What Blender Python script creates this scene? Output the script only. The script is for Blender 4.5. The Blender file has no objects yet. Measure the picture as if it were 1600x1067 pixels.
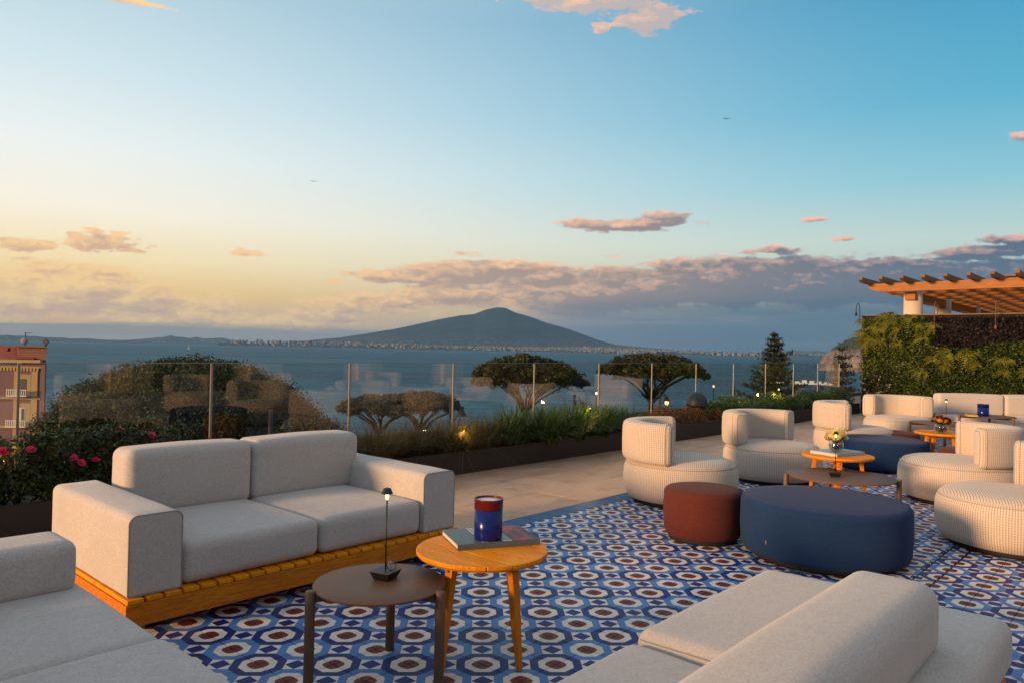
import bpy, bmesh, math, random
import numpy as np
from mathutils import Matrix, Vector
rnd = random.Random(7)
rng = np.random.default_rng(7)
R = math.radians
sc = bpy.context.scene
col = sc.collection

# ------------------------------------------------------------------ camera
cd = bpy.data.cameras.new('camera'); cam = bpy.data.objects.new('camera', cd); col.objects.link(cam)
CAMR = [[0.672509, -0.022097, -0.739759], [-0.7398, 0.007864, -0.672781], [0.020684, 0.999725, -0.011058]]
cam.matrix_world = Matrix.Translation((0, 0, 1.45)) @ Matrix(CAMR).to_4x4()
cd.sensor_width = 36; cd.lens = 25.9875; cd.clip_start = 0.05; cd.clip_end = 120000
sc.camera = cam
sc.view_settings.view_transform = 'Standard'; sc.view_settings.look = 'None'
sc.view_settings.gamma = 1; sc.view_settings.exposure = 0.2; sc.view_settings.use_curve_mapping = False
sc.render.engine = 'CYCLES'
sc.cycles.use_denoising = True
sc.cycles.max_bounces = 6; sc.cycles.diffuse_bounces = 3; sc.cycles.glossy_bounces = 3
sc.cycles.transmission_bounces = 6; sc.cycles.transparent_max_bounces = 24; sc.cycles.volume_bounces = 0
sc.cycles.sample_clamp_indirect = 4; sc.cycles.caustics_reflective = False; sc.cycles.caustics_refractive = False

SUN_AZ, SUN_EL = 165.0, 10.0

def lin(*c):
    o = []
    for v in c:
        v = v / 255.0
        o.append(v / 12.92 if v <= .04045 else ((v + .055) / 1.055) ** 2.4)
    return (o[0], o[1], o[2], 1.0)

# ------------------------------------------------------------------ node helper
class NT:
    def __init__(s, nt): s.t = nt; s.n = nt.nodes; s.l = nt.links
    def node(s, typ, **kw):
        nd = s.n.new(typ)
        for k, v in kw.items(): setattr(nd, k, v)
        return nd
    def put(s, sock, v):
        if isinstance(v, bpy.types.NodeSocket): s.l.new(v, sock)
        elif v is not None:
            if isinstance(v, (tuple, list)) and len(v) == 4 and sock.type == 'VECTOR': v = v[:3]
            sock.default_value = v
    def m(s, op, a, b=None, c=None, clamp=False):
        nd = s.node('ShaderNodeMath', operation=op, use_clamp=clamp)
        s.put(nd.inputs[0], a)
        if b is not None: s.put(nd.inputs[1], b)
        if c is not None: s.put(nd.inputs[2], c)
        return nd.outputs[0]
    def vm(s, op, a, b=None):
        nd = s.node('ShaderNodeVectorMath', operation=op)
        s.put(nd.inputs[0], a)
        if b is not None: s.put(nd.inputs[1], b)
        return nd.outputs['Value'] if op in ('LENGTH', 'DOT_PRODUCT', 'DISTANCE') else nd.outputs[0]
    def xyz(s, x, y, z=0.0):
        nd = s.node('ShaderNodeCombineXYZ')
        s.put(nd.inputs[0], x); s.put(nd.inputs[1], y); s.put(nd.inputs[2], z)
        return nd.outputs[0]
    def sep(s, v):
        nd = s.node('ShaderNodeSeparateXYZ'); s.put(nd.inputs[0], v); return nd.outputs
    def mix(s, f, a, b, typ='MIX'):
        nd = s.node('ShaderNodeMix', data_type='RGBA', blend_type=typ)
        s.put(nd.inputs[0], f); s.put(nd.inputs[6], a); s.put(nd.inputs[7], b)
        return nd.outputs[2]
    def noise(s, v, scale=5., detail=4., rough=.5, dist=0., d3='3D'):
        nd = s.node('ShaderNodeTexNoise', noise_dimensions=d3)
        s.put(nd.inputs['Vector'], v); s.put(nd.inputs['Scale'], scale); s.put(nd.inputs['Detail'], detail)
        s.put(nd.inputs['Roughness'], rough); s.put(nd.inputs['Distortion'], dist)
        return nd.outputs[0]
    def ss(s, v, a, b):
        nd = s.node('ShaderNodeMapRange', interpolation_type='SMOOTHSTEP')
        s.put(nd.inputs[0], v); s.put(nd.inputs[1], a); s.put(nd.inputs[2], b)
        return nd.outputs[0]
    def mr(s, v, a, b, c=0., d=1.):
        nd = s.node('ShaderNodeMapRange')
        s.put(nd.inputs[0], v); s.put(nd.inputs[1], a); s.put(nd.inputs[2], b); s.put(nd.inputs[3], c); s.put(nd.inputs[4], d)
        return nd.outputs[0]
    def ramp(s, v, stops):
        nd = s.node('ShaderNodeValToRGB'); cr = nd.color_ramp
        while len(cr.elements) < len(stops): cr.elements.new(.5)
        for e, (p, c) in zip(cr.elements, stops): e.position = p; e.color = c
        s.put(nd.inputs[0], v); return nd.outputs[0]

# ------------------------------------------------------------------ world: evening sky with clouds
w = bpy.data.worlds.new('World'); sc.world = w; w.use_nodes = True
T = NT(w.node_tree); T.n.clear()
# cloud groups on the sky: azimuth, elevation, half sizes (degrees), strength, edge raggedness
BL = [(76.1,6.1,2.6,.40,1.0,1),(71.62,6.59,2.6,.62,1.3,1),(75.57,4.87,.9,.25,.8,1),(71.95,4.94,2.2,.36,1.1,1),
(72.8,3.3,5.0,1.75,2.6,.8),(69.4,3.1,3.0,1.5,2.2,.9),(76.5,2.4,4,1.5,2.0,.8),(64.9,2.75,2.2,.8,1.3,1),(66.1,1.75,3.6,1.0,1.5,.8),(61.0,1.7,4.0,.6,1.2,.8),(56.2,2.4,2.6,.95,1.3,.9),
(62.4,6.62,1.1,.22,.8,.8),(55.8,4.95,.7,.27,.8,1),(51.0,5.35,4.2,.55,1.7,.6),(46.3,5.75,4.6,.95,2.0,.45),(42.5,6.3,4.5,.5,1.6,.4),(51.2,3.5,2.9,.32,1.0,.8),(47.0,4.1,4.8,.95,1.8,.5),(53.5,2.9,4.7,.6,1.1,.6),
(39.9,5.55,3.6,1.1,1.9,.8),(37.4,4.4,6.0,1.7,2.4,.5),(32.5,4.9,6.0,1.55,2.4,.5),(26.9,5.3,6.6,1.75,2.6,.6),(19.8,5.2,6.2,1.8,2.6,.6),(13.5,5.0,5.2,1.6,2.2,.6),(8.5,5.2,4,1.4,2.0,.6),
(34.2,9.65,5.0,.50,1.5,.7),(31.2,9.85,2.2,.62,1.3,.8),(23.1,7.6,2.3,.34,1.2,.8),(20.5,9.75,.9,.16,.8,.8),(10.0,6.9,3.4,.55,1.5,.8),(8.5,7.7,1.9,.33,1.2,.8),(45.9,7.35,1.2,.26,.8,.8),(29.5,6.9,2,.3,.9,.8),
(36.5,25.3,4.2,.95,1.5,.9),(32.2,24.2,2.7,1.0,1.6,.9),(40.4,25.7,2.8,.45,1.2,.9),(35.9,23.6,.7,.30,.9,.9),(69.9,22.3,2.8,.22,1.2,.8),(7.8,14.05,.6,.28,1.0,.8),
(34.5,7.3,1.1,.10,.7,.7),(42,6.9,.8,.14,.6,.8),(18.2,8.3,.7,.12,.6,.8),(53,3.9,1.6,.35,.9,1),(25.5,6.4,1.6,.3,1.1,1),(17,6.6,2.2,.35,1.2,1),
# the cover goes on beyond the frame
(-4,5.5,9,1.6,2.0,.6),(-22,6.5,10,1.4,1.8,.6),(96,4.5,12,1.6,1.5,.8),(118,6.5,10,1.2,1.2,.8),(60,33,7,2,1.2,.9),(15,38,8,2.4,1.2,.9),(150,14,12,1.5,1,.9),(-60,12,14,2,1.2,.9),(-110,9,16,2,1.2,.9)]
g = bpy.data.node_groups.new('cloud_field', 'ShaderNodeTree')
g.interface.new_socket('uv', in_out='INPUT', socket_type='NodeSocketVector')
g.interface.new_socket('m', in_out='OUTPUT', socket_type='NodeSocketFloat')
G = NT(g); gi = G.node('NodeGroupInput'); go = G.node('NodeGroupOutput'); uv = gi.outputs[0]
wob = G.noise(G.vm('MULTIPLY', uv, (.30, 1.0, 1)), 1.0, 6., .55, .25, '2D')
wob2 = G.noise(G.vm('MULTIPLY', uv, (1.3, 2.6, 1)), 1.0, 5., .55, .2, '2D')
nz = G.m('ADD', G.m('MULTIPLY', G.m('SUBTRACT', wob, .5), 2.6), G.m('MULTIPLY', G.m('SUBTRACT', wob2, .5), 1.0))
acc = None
for (cu, cv, a, b, s_, rg) in BL:
    d = G.vm('LENGTH', G.vm('MULTIPLY', G.vm('SUBTRACT', uv, (cu, cv, 0)), (1 / (a * 1.15), 1 / (b * 1.15), 0)))
    v = G.m('ADD', G.m('MULTIPLY', G.m('SUBTRACT', 1.0, d), s_ * .8), G.m('MULTIPLY', nz, rg))
    acc = v if acc is None else G.m('MAXIMUM', acc, v)
G.l.new(acc, go.inputs[0])
tc = T.node('ShaderNodeTexCoord')
dx, dy, dz = T.sep(T.vm('NORMALIZE', tc.outputs['Generated']))[:]
az = T.m('MULTIPLY', T.m('ARCTAN2', dy, dx), 180 / math.pi)
el = T.m('MULTIPLY', T.m('ARCSINE', dz), 180 / math.pi)
daz = T.m('ABSOLUTE', T.m('SUBTRACT', az, 118.0))
daz = T.m('MINIMUM', daz, T.m('SUBTRACT', 360.0, daz))           # degrees from the afterglow
warm = T.ss(daz, 116.0, 38.0)                                    # 1 near the glow, 0 opposite
e = T.mr(el, -2.0, 60.0)
def E_(d): return (d + 2.0) / 62.0
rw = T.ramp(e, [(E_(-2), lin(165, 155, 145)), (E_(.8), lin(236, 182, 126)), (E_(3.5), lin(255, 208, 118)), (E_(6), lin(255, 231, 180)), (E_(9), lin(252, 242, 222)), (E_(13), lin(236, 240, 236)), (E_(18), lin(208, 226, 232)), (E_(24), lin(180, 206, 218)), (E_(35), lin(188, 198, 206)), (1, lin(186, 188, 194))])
rc = T.ramp(e, [(E_(-2), lin(70, 100, 122)), (E_(1.5), lin(96, 124, 142)), (E_(5), lin(176, 190, 186)), (E_(8), lin(186, 208, 202)), (E_(12), lin(132, 192, 208)), (E_(17), lin(84, 170, 200)), (E_(24), lin(56, 148, 188)), (E_(36), lin(116, 156, 180)), (1, lin(176, 180, 190))])  # both ramps: unseen zenith set paler and neutral to lift the foreground
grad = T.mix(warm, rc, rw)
sky = T.node('ShaderNodeTexSky', sky_type='NISHITA'); sky.sun_disc = False
sky.sun_elevation = R(SUN_EL); sky.sun_rotation = R(90 - SUN_AZ); sky.altitude = 50; sky.air_density = 1.0; sky.dust_density = 1.5
skyc = T.vm('MULTIPLY', sky.outputs[0], (.10, .10, .10))
grad = T.mix(0.05, grad, skyc)
opp = T.m('MULTIPLY', T.ss(daz, 118.0, 160.0), .9)
ro = T.ramp(e, [(0, lin(140, 130, 130)), (E_(3), lin(180, 152, 142)), (E_(12), lin(200, 172, 158)), (E_(25), lin(184, 176, 172)), (1, lin(160, 166, 172))])  # unseen sky opposite the glow, warmed to neutralise the foreground light
grad = T.mix(opp, grad, ro)
fld = T.node('ShaderNodeGroup'); fld.node_tree = g
uv = T.xyz(az, el, 0); T.l.new(uv, fld.inputs[0]); M0 = fld.outputs[0]
fl2 = T.node('ShaderNodeGroup'); fl2.node_tree = g
T.l.new(T.vm('ADD', uv, (.45, .42, 0)), fl2.inputs[0]); M1 = fl2.outputs[0]
dens = T.ss(M0, -.05, .38)
dif = T.m('SUBTRACT', M0, M1)
lit = T.m('ADD', T.m('MULTIPLY', dif, .75), T.mr(warm, 0.05, .8, -.30, .45))
thin = T.m('MULTIPLY', T.m('SUBTRACT', 1.0, T.ss(M0, .05, .8)), .42)
bil = T.noise(T.vm('MULTIPLY', uv, (.9, 1.9, 1)), 1., 6., .6, .8, '2D')
lit = T.m('ADD', lit, T.m('MULTIPLY', T.m('SUBTRACT', bil, .5), T.mr(warm, .1, .8, 1.0, 1.6)))
lit = T.m('SUBTRACT', lit, T.m('MULTIPLY', T.m('MULTIPLY', warm, T.ss(el, 4.6, 5.6)), .35))
lit = T.m('ADD', lit, thin, clamp=True)
high = T.ss(el, 1.5, 8.5)
litc = T.mix(warm, lin(236, 168, 144), lin(255, 214, 136))
litc = T.mix(T.m('MULTIPLY', high, .55), litc, T.mix(warm, lin(248, 196, 178), lin(252, 196, 150)))
shd = T.mix(warm, lin(64, 88, 114), lin(212, 170, 136))
shd = T.mix(T.m('MULTIPLY', T.ss(el, 8., 18.), .7), shd, lin(200, 188, 186))
cc = T.mix(lit, shd, litc)
skyc = T.mix(T.m('MULTIPLY', dens, .94), grad, cc)
# low bank of rain and haze over the horizon, long soft streaks
st = T.noise(T.vm('MULTIPLY', uv, (.05, .75, 1)), 1., 5., .6, .3, '2D')
top = T.ramp(T.mr(az, 0, 80), [(0, (.62,) * 3 + (1,)), (.30, (.60,) * 3 + (1,)), (.46, (.50,) * 3 + (1,)), (.56, (.30,) * 3 + (1,)), (.8, (.16,) * 3 + (1,)), (1, (.17,) * 3 + (1,))])
top = T.m('MULTIPLY', top, 9.0)
bank_w = T.m('SUBTRACT', 1.0, T.ss(T.m('ADD', el, T.m('MULTIPLY', T.m('SUBTRACT', st, .5), 2.2)), T.m('MULTIPLY', top, .45), top))
bankc = T.ramp(T.mr(az, 5, 80), [(0, lin(66, 90, 112)), (.26, lin(48, 84, 110)), (.4, lin(78, 96, 118)), (.52, lin(120, 116, 122)), (.66, lin(126, 132, 134)), (1, lin(132, 134, 134))])
bankc = T.mix(T.m('MULTIPLY', T.ss(st, .5, .75), .30), bankc, T.mix(warm, lin(120, 124, 140), lin(200, 168, 140)))
skyc = T.mix(T.m('MULTIPLY', bank_w, .90), skyc, bankc)
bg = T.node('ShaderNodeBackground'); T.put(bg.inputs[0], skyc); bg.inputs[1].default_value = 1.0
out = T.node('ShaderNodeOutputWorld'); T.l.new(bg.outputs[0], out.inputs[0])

sd = bpy.data.lights.new('sun', 'SUN'); sun = bpy.data.objects.new('sun', sd); col.objects.link(sun)
sd.energy = 5.0; sd.angle = R(10); sd.color = (1.0, .58, .27)
sdir = Vector((math.cos(R(SUN_AZ)) * math.cos(R(SUN_EL)), math.sin(R(SUN_AZ)) * math.cos(R(SUN_EL)), math.sin(R(SUN_EL))))
sun.rotation_euler = sdir.to_track_quat('Z', 'Y').to_euler()

# ------------------------------------------------------------------ materials
def newmat(name):
    m = bpy.data.materials.new(name); m.use_nodes = True
    nt = NT(m.node_tree); b = nt.n['Principled BSDF']
    return m, nt, b
def P_(b, nt, base=None, rough=None, metal=None, spec=None, **kw):
    if base is not None: nt.put(b.inputs['Base Color'], base)
    if rough is not None: nt.put(b.inputs['Roughness'], rough)
    if metal is not None: nt.put(b.inputs['Metallic'], metal)
    if spec is not None: nt.put(b.inputs['Specular IOR Level'], spec)
def bump(nt, b, h, strength=.3, dist=.01):
    nd = nt.node('ShaderNodeBump'); nt.put(nd.inputs['Strength'], strength); nt.put(nd.inputs['Distance'], dist)
    nt.put(nd.inputs['Height'], h); nt.l.new(nd.outputs[0], b.inputs['Normal'])
def obj_co(nt): return nt.node('ShaderNodeTexCoord').outputs['Object']
def pos(nt): return nt.node('ShaderNodeNewGeometry').outputs['Position']
def island(nt): return nt.node('ShaderNodeNewGeometry').outputs['Random Per Island']

def simple(name, c, rough=.6, metal=0., var=.15, vs=3., bs=0., bscale=40., spec=.5):
    m, nt, b = newmat(name); p = pos(nt)
    n = nt.noise(p, vs, 4.)
    cc = nt.mix(n, tuple(x * (1 - var) for x in c[:3]) + (1,), tuple(min(1, x * (1 + var)) for x in c[:3]) + (1,))
    P_(b, nt, cc, rough, metal, spec)
    if bs: bump(nt, b, nt.noise(p, bscale, 3.), bs, .01)
    return m

def fabric(name, c, pitch=.0035, rough=.95, mott=.10, sheen=.15):
    m, nt, b = newmat(name); o = obj_co(nt)
    ge = nt.node('ShaderNodeNewGeometry')
    x, y, z = nt.sep(o)[:]
    k = 2 * math.pi / pitch
    weave = nt.m('MULTIPLY', nt.m('SINE', nt.m('MULTIPLY', nt.m('ADD', x, nt.m('MULTIPLY', y, .97)), k * .7)), nt.m('SINE', nt.m('MULTIPLY', nt.m('ADD', z, nt.m('MULTIPLY', y, .31)), k)))
    yarn = nt.noise(nt.vm('MULTIPLY', o, (260, 260, 30)), 1., 3., .6)
    yarn2 = nt.noise(nt.vm('MULTIPLY', o, (30, 30, 260)), 1., 3., .6)
    big = nt.noise(o, 3.5, 4., .6)
    fine = nt.noise(o, 110., 3., .65)
    f = nt.m('ADD', nt.m('MULTIPLY', nt.m('ADD', yarn, yarn2), .25), nt.m('ADD', nt.m('MULTIPLY', fine, .55), nt.m('MULTIPLY', big, .18)))
    f = nt.mr(f, .40, .86)
    cc = nt.mix(f, tuple(v * (1 - mott * 1.8) for v in c[:3]) + (1,), tuple(min(1, v * (1 + mott * 1.4)) for v in c[:3]) + (1,))
    P_(b, nt, cc, rough, 0., .2)
    b.inputs['Sheen Weight'].default_value = sheen; b.inputs['Sheen Roughness'].default_value = .5
    h = nt.m('ADD', nt.m('MULTIPLY', weave, .25), nt.m('ADD', fine, nt.m('MULTIPLY', yarn, .6)))
    bump(nt, b, h, .45, .0010)
    return m

def chair_fabric(name, c, dark, pitch=.0185):
    """open-weave upholstery: a grid of soft cells with darker holes, laid round the drum and flat on top"""
    m, nt, b = newmat(name); tcn = nt.node('ShaderNodeTexCoord'); o = tcn.outputs['Object']
    x, y, z = nt.sep(o)[:]
    nz = nt.m('ABSOLUTE', nt.sep(tcn.outputs['Normal'])[2])
    ang = nt.m('MULTIPLY', nt.m('ARCTAN2', y, x), .56)
    top = nt.m('GREATER_THAN', nz, .72)
    def mixv(a, b_): return nt.m('ADD', nt.m('MULTIPLY', a, nt.m('SUBTRACT', 1.0, top)), nt.m('MULTIPLY', b_, top))
    u = mixv(ang, x); v = mixv(z, y); k = math.pi / pitch
    su = nt.m('ABSOLUTE', nt.m('SINE', nt.m('MULTIPLY', u, k)))
    sv = nt.m('ABSOLUTE', nt.m('SINE', nt.m('MULTIPLY', v, k)))
    cell = nt.m('MULTIPLY', nt.m('POWER', su, .6), nt.m('ADD', .45, nt.m('MULTIPLY', nt.m('POWER', sv, .6), .55)))
    n = nt.noise(o, 60., 3.); big = nt.noise(o, 3., 3.)
    f = nt.m('ADD', nt.ss(cell, .12, .62), nt.m('ADD', nt.m('MULTIPLY', nt.m('SUBTRACT', n, .5), .35), nt.m('MULTIPLY', nt.m('SUBTRACT', big, .5), .25)), clamp=True)
    P_(b, nt, nt.mix(f, dark, c), .95, 0., .2)
    b.inputs['Sheen Weight'].default_value = .2
    bump(nt, b, nt.m('ADD', cell, nt.m('MULTIPLY', n, .2)), .5, .003)
    return m

def wood(name, c1, c2, scale=1., rough=.45, axis=(1, 1, 1), spec=.5):
    m, nt, b = newmat(name); o = obj_co(nt)
    oi = nt.node('ShaderNodeObjectInfo').outputs['Random']
    o2 = nt.vm('ADD', nt.vm('MULTIPLY', o, axis), nt.xyz(nt.m('MULTIPLY', oi, 13.0), nt.m('MULTIPLY', oi, 7.0), 0.0))
    n = nt.noise(o2, 6. * scale, 6., .6, 1.6); f = nt.noise(o2, 40. * scale, 3., .6)
    g_ = nt.m('ADD', nt.m('MULTIPLY', n, .7), nt.m('MULTIPLY', f, .3))
    g_ = nt.m('ADD', nt.mr(g_, .32, .68), nt.m('MULTIPLY', nt.m('SUBTRACT', oi, .5), .25), clamp=True)
    P_(b, nt, nt.mix(g_, c1, c2), rough, 0., spec)
    bump(nt, b, f, .15, .002)
    return m

def leafmat(name, c1, c2, c3=None, rough=.55, trans=.25, ns=1.2, iw=.45):
    m, nt, b = newmat(name)
    r = island(nt); p = pos(nt)
    n = nt.ss(nt.noise(p, ns, 3.), .35, .65)
    cc = nt.mix(nt.m('ADD', nt.m('MULTIPLY', n, 1 - iw), nt.m('MULTIPLY', r, iw)), c1, c2)
    if c3 is not None: cc = nt.mix(nt.ss(r, .86, .9), cc, c3)
    P_(b, nt, cc, rough, 0., .3)
    tr = nt.node('ShaderNodeBsdfTranslucent'); nt.put(tr.inputs[0], cc)
    mx = nt.node('ShaderNodeMixShader'); mx.inputs[0].default_value = trans
    nt.l.new(b.outputs[0], mx.inputs[1]); nt.l.new(tr.outputs[0], mx.inputs[2])
    nt.l.new(mx.outputs[0], nt.n['Material Output'].inputs[0])
    return m

SOFA = fabric('sofa_weave', (.50, .445, .41, 1), mott=.17)
SOFA2 = fabric('sofa_weave_pale', (.54, .475, .43, 1), .004, mott=.15)
CHAIR = chair_fabric('open_weave_upholstery', (.59, .485, .405, 1), (.15, .115, .09, 1))
BLUEF = fabric('navy_pouf_fabric', (.010, .034, .100, 1), mott=.2, sheen=.04)
REDF = fabric('oxblood_pouf_fabric', (.105, .024, .018, 1), mott=.2, sheen=.04)
PIPE = simple('seam_thread', (.30, .28, .26, 1), .9)
PIPEC = simple('chair_seam', (.34, .28, .23, 1), .9)
TEAK = wood('teak', lin(196, 104, 0), lin(248, 158, 6), 1.0, .55, (10, 1.2, 6), .22)
TEAKL = wood('teak_leg', lin(180, 96, 4), lin(230, 140, 14), 1.0, .5, (9, 9, 1), .3)
TEAKX = wood('teak_rail', lin(160, 84, 4), lin(222, 132, 12), 1.0, .5, (1, 8, 8), .3)
BEAM = wood('pergola_timber', lin(118, 62, 6), lin(178, 108, 20), .6, .6, (4, .6, 6))
RAFT = wood('rafter_timber', lin(92, 66, 48), lin(132, 98, 72), .6, .7, (.6, 5, 5))
BRONZE = simple('bronze_metal', (.145, .075, .042, 1), .5, .0, .1, 6., .08, 300., spec=.3)
BLACK = simple('black_metal', (.012, .011, .010, 1), .45, .2)
PLANTER = simple('planter_steel', (.026, .019, .015, 1), .6, .1, .35, 2.5, .1, 60.)
SOIL = simple('soil', (.02, .014, .01, 1), .95, 0, .4, 20., .6, 60.)
PLINTH = simple('plinth_dark', (.012, .010, .009, 1), .8)
ROOFSLAB = simple('roof_gravel', (.12, .11, .11, 1), .9, 0, .25, 4., .4, 50.)
KERB = simple('dark_coping', (.012, .012, .014, 1), .6)
STEEL = simple('fence_steel', (.26, .22, .17, 1), .45, .4)
PINKW = simple('pink_render', lin(114, 86, 90), .85, 0, .12, .35, .1, 3.)
ORANGEW = simple('terracotta_render', lin(112, 76, 64), .85, 0, .15, .4)
CREAMW = simple('cream_render', lin(164, 140, 102), .8, 0, .10, .5)
WHITEP = simple('white_paint', (.62, .60, .58, 1), .5)
GREENSH = simple('green_shutter', lin(24, 44, 42), .5)
TILER = simple('clay_roof_tile', lin(132, 58, 32), .8, 0, .3, 1.6)
BARK = simple('pine_bark', (.045, .032, .025, 1), .9, 0, .35, 6., .6, 8.)
HOTELW = simple('hotel_render', lin(214, 186, 146), .85, 0, .08, .6)
HOTELG = simple('hotel_window_glass', (.02, .025, .03, 1), .1)

def glass_mat(name, tint, ior=1.5, rough=.01, alpha_tint=(1, 1, 1, 1)):
    m = bpy.data.materials.new(name); m.use_nodes = True; nt = NT(m.node_tree); nt.n.clear()
    tr = nt.node('ShaderNodeBsdfTransparent'); tr.inputs[0].default_value = tint
    gl = nt.node('ShaderNodeBsdfGlossy'); gl.inputs['Roughness'].default_value = rough; gl.inputs[0].default_value = (1, 1, 1, 1)
    fr = nt.node('ShaderNodeFresnel'); fr.inputs[0].default_value = ior
    fac = nt.m('MULTIPLY', nt.m('MULTIPLY', fr.outputs[0], 1.9, clamp=True), nt.m('SUBTRACT', 1.0, nt.node('ShaderNodeNewGeometry').outputs['Backfacing']))
    mx = nt.node('ShaderNodeMixShader'); nt.l.new(fac, mx.inputs[0]); nt.l.new(tr.outputs[0], mx.inputs[1]); nt.l.new(gl.outputs[0], mx.inputs[2])
    o = nt.node('ShaderNodeOutputMaterial'); nt.l.new(mx.outputs[0], o.inputs[0]); return m
FGLASS = glass_mat('railing_glass', (.96, .97, .965, 1), 1.5, .02)
VGLASS = glass_mat('vase_glass', (.90, .92, .92, 1), 1.5, .01)

def emit(name, c, s):
    m = bpy.data.materials.new(name); m.use_nodes = True; nt = NT(m.node_tree); nt.n.clear()
    e_ = nt.node('ShaderNodeEmission'); e_.inputs[0].default_value = c; e_.inputs[1].default_value = s
    o = nt.node('ShaderNodeOutputMaterial'); nt.l.new(e_.outputs[0], o.inputs[0]); return m
BULB = emit('warm_bulb', (1, .70, .26, 1), 3.)
BULB2 = emit('street_bulb', (1, .62, .26, 1), 2.6)

# patterned cement tile print, printed on separate tiles
TP, TX0, TY0 = .24, 2.70, 3.10
def tile_material():
    m, nt, b = newmat('cement_tile_print'); p = pos(nt); x, y, z = nt.sep(p)[:]
    xs = nt.m('DIVIDE', nt.m('SUBTRACT', x, TX0), TP); ys = nt.m('DIVIDE', nt.m('SUBTRACT', y, TY0), TP)
    wn = nt.noise(p, 9., 2.)
    ix = nt.m('FLOOR', nt.m('ADD', xs, .5)); iy = nt.m('FLOOR', nt.m('ADD', ys, .5))
    ax = nt.m('ABSOLUTE', nt.m('SUBTRACT', xs, ix)); ay = nt.m('ABSOLUTE', nt.m('SUBTRACT', ys, iy))
    par = nt.m('ABSOLUTE', nt.m('MODULO', nt.m('ADD', ix, iy), 2.0))
    par = nt.m('GREATER_THAN', par, .5)
    mxy = nt.m('MAXIMUM', ax, ay); dg = nt.m('MULTIPLY', nt.m('ADD', ax, ay), .70711)
    o = nt.m('MAXIMUM', mxy, dg)
    cell = nt.vm('ADD', nt.xyz(nt.m('FLOOR', xs), nt.m('FLOOR', ys), 0), (.5, .5, .5))
    wnz = nt.node('ShaderNodeTexWhiteNoise'); nt.put(wnz.inputs[0], cell); rv = wnz.outputs[0]
    white = nt.mix(wn, lin(222, 208, 194), lin(244, 230, 216))
    dark = nt.mix(wn, lin(2, 34, 98), lin(6, 50, 124)); light = nt.mix(wn, lin(62, 112, 172), lin(90, 142, 196))
    navy = nt.mix(wn, lin(0, 26, 98), lin(6, 44, 122)); brown = nt.mix(wn, lin(96, 32, 24), lin(126, 48, 34))
    ring = nt.mix(par, dark, light)
    c = nt.mix(nt.m('GREATER_THAN', o, .335), white, ring)
    cx = nt.m('SUBTRACT', .5, ax); cy = nt.m('SUBTRACT', .5, ay)
    dm = nt.m('MAXIMUM', cx, cy)
    outc = nt.mix(nt.m('LESS_THAN', dm, .143), white, navy)
    c = nt.mix(nt.m('GREATER_THAN', o, .5), c, outc)
    rr = nt.m('SQRT', nt.m('ADD', nt.m('MULTIPLY', ax, ax), nt.m('MULTIPLY', ay, ay)))
    lobe = nt.m('MULTIPLY', nt.m('MINIMUM', ax, ay), .22)
    c = nt.mix(nt.m('LESS_THAN', nt.m('SUBTRACT', rr, lobe), .178), c, brown)
    c = nt.mix(nt.m('MULTIPLY', rv, .20), c, lin(120, 108, 98))
    stain = nt.ss(nt.noise(p, 1.3, 5., .65), .48, .72)
    c = nt.mix(nt.m('MULTIPLY', stain, .26), c, lin(70, 62, 60))
    P_(b, nt, c, nt.m('ADD', .42, nt.m('MULTIPLY', rv, .18)), 0., .18)
    bump(nt, b, nt.noise(p, 90., 3.), .06, .002)
    return m
TILE = tile_material()
def mottled(name, a, b_, s, rough, extra=None):
    m, nt, b = newmat(name); p = pos(nt)
    oi = nt.node('ShaderNodeObjectInfo').outputs['Random']
    n = nt.noise(nt.vm('MULTIPLY', p, (1, 2.2, 1)), s, 6., .6, .8)
    f = nt.m('ADD', nt.mr(n, .12, .88), nt.m('MULTIPLY', nt.m('SUBTRACT', oi, .5), .4), clamp=True)
    c = nt.mix(f, a, b_)
    dirt = nt.ss(nt.noise(p, 2.4, 6., .7), .50, .72)
    c = nt.mix(nt.m('MULTIPLY', dirt, .38), c, extra or tuple(v * .4 for v in a[:3]) + (1,))
    P_(b, nt, c, nt.mr(n, .3, .7, rough - .08, rough + .1), 0., .2)
    bump(nt, b, nt.noise(p, 35., 4.), .12, .004); return m
BORDER = mottled('blue_border_tile', lin(22, 66, 110), lin(44, 96, 142), 5., .4)
STONE = mottled('travertine_paving', lin(176, 138, 110), lin(222, 184, 150), 1.5, .55, lin(112, 88, 76))
GROUT = simple('grout', (.30, .28, .26, 1), .9)

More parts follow.
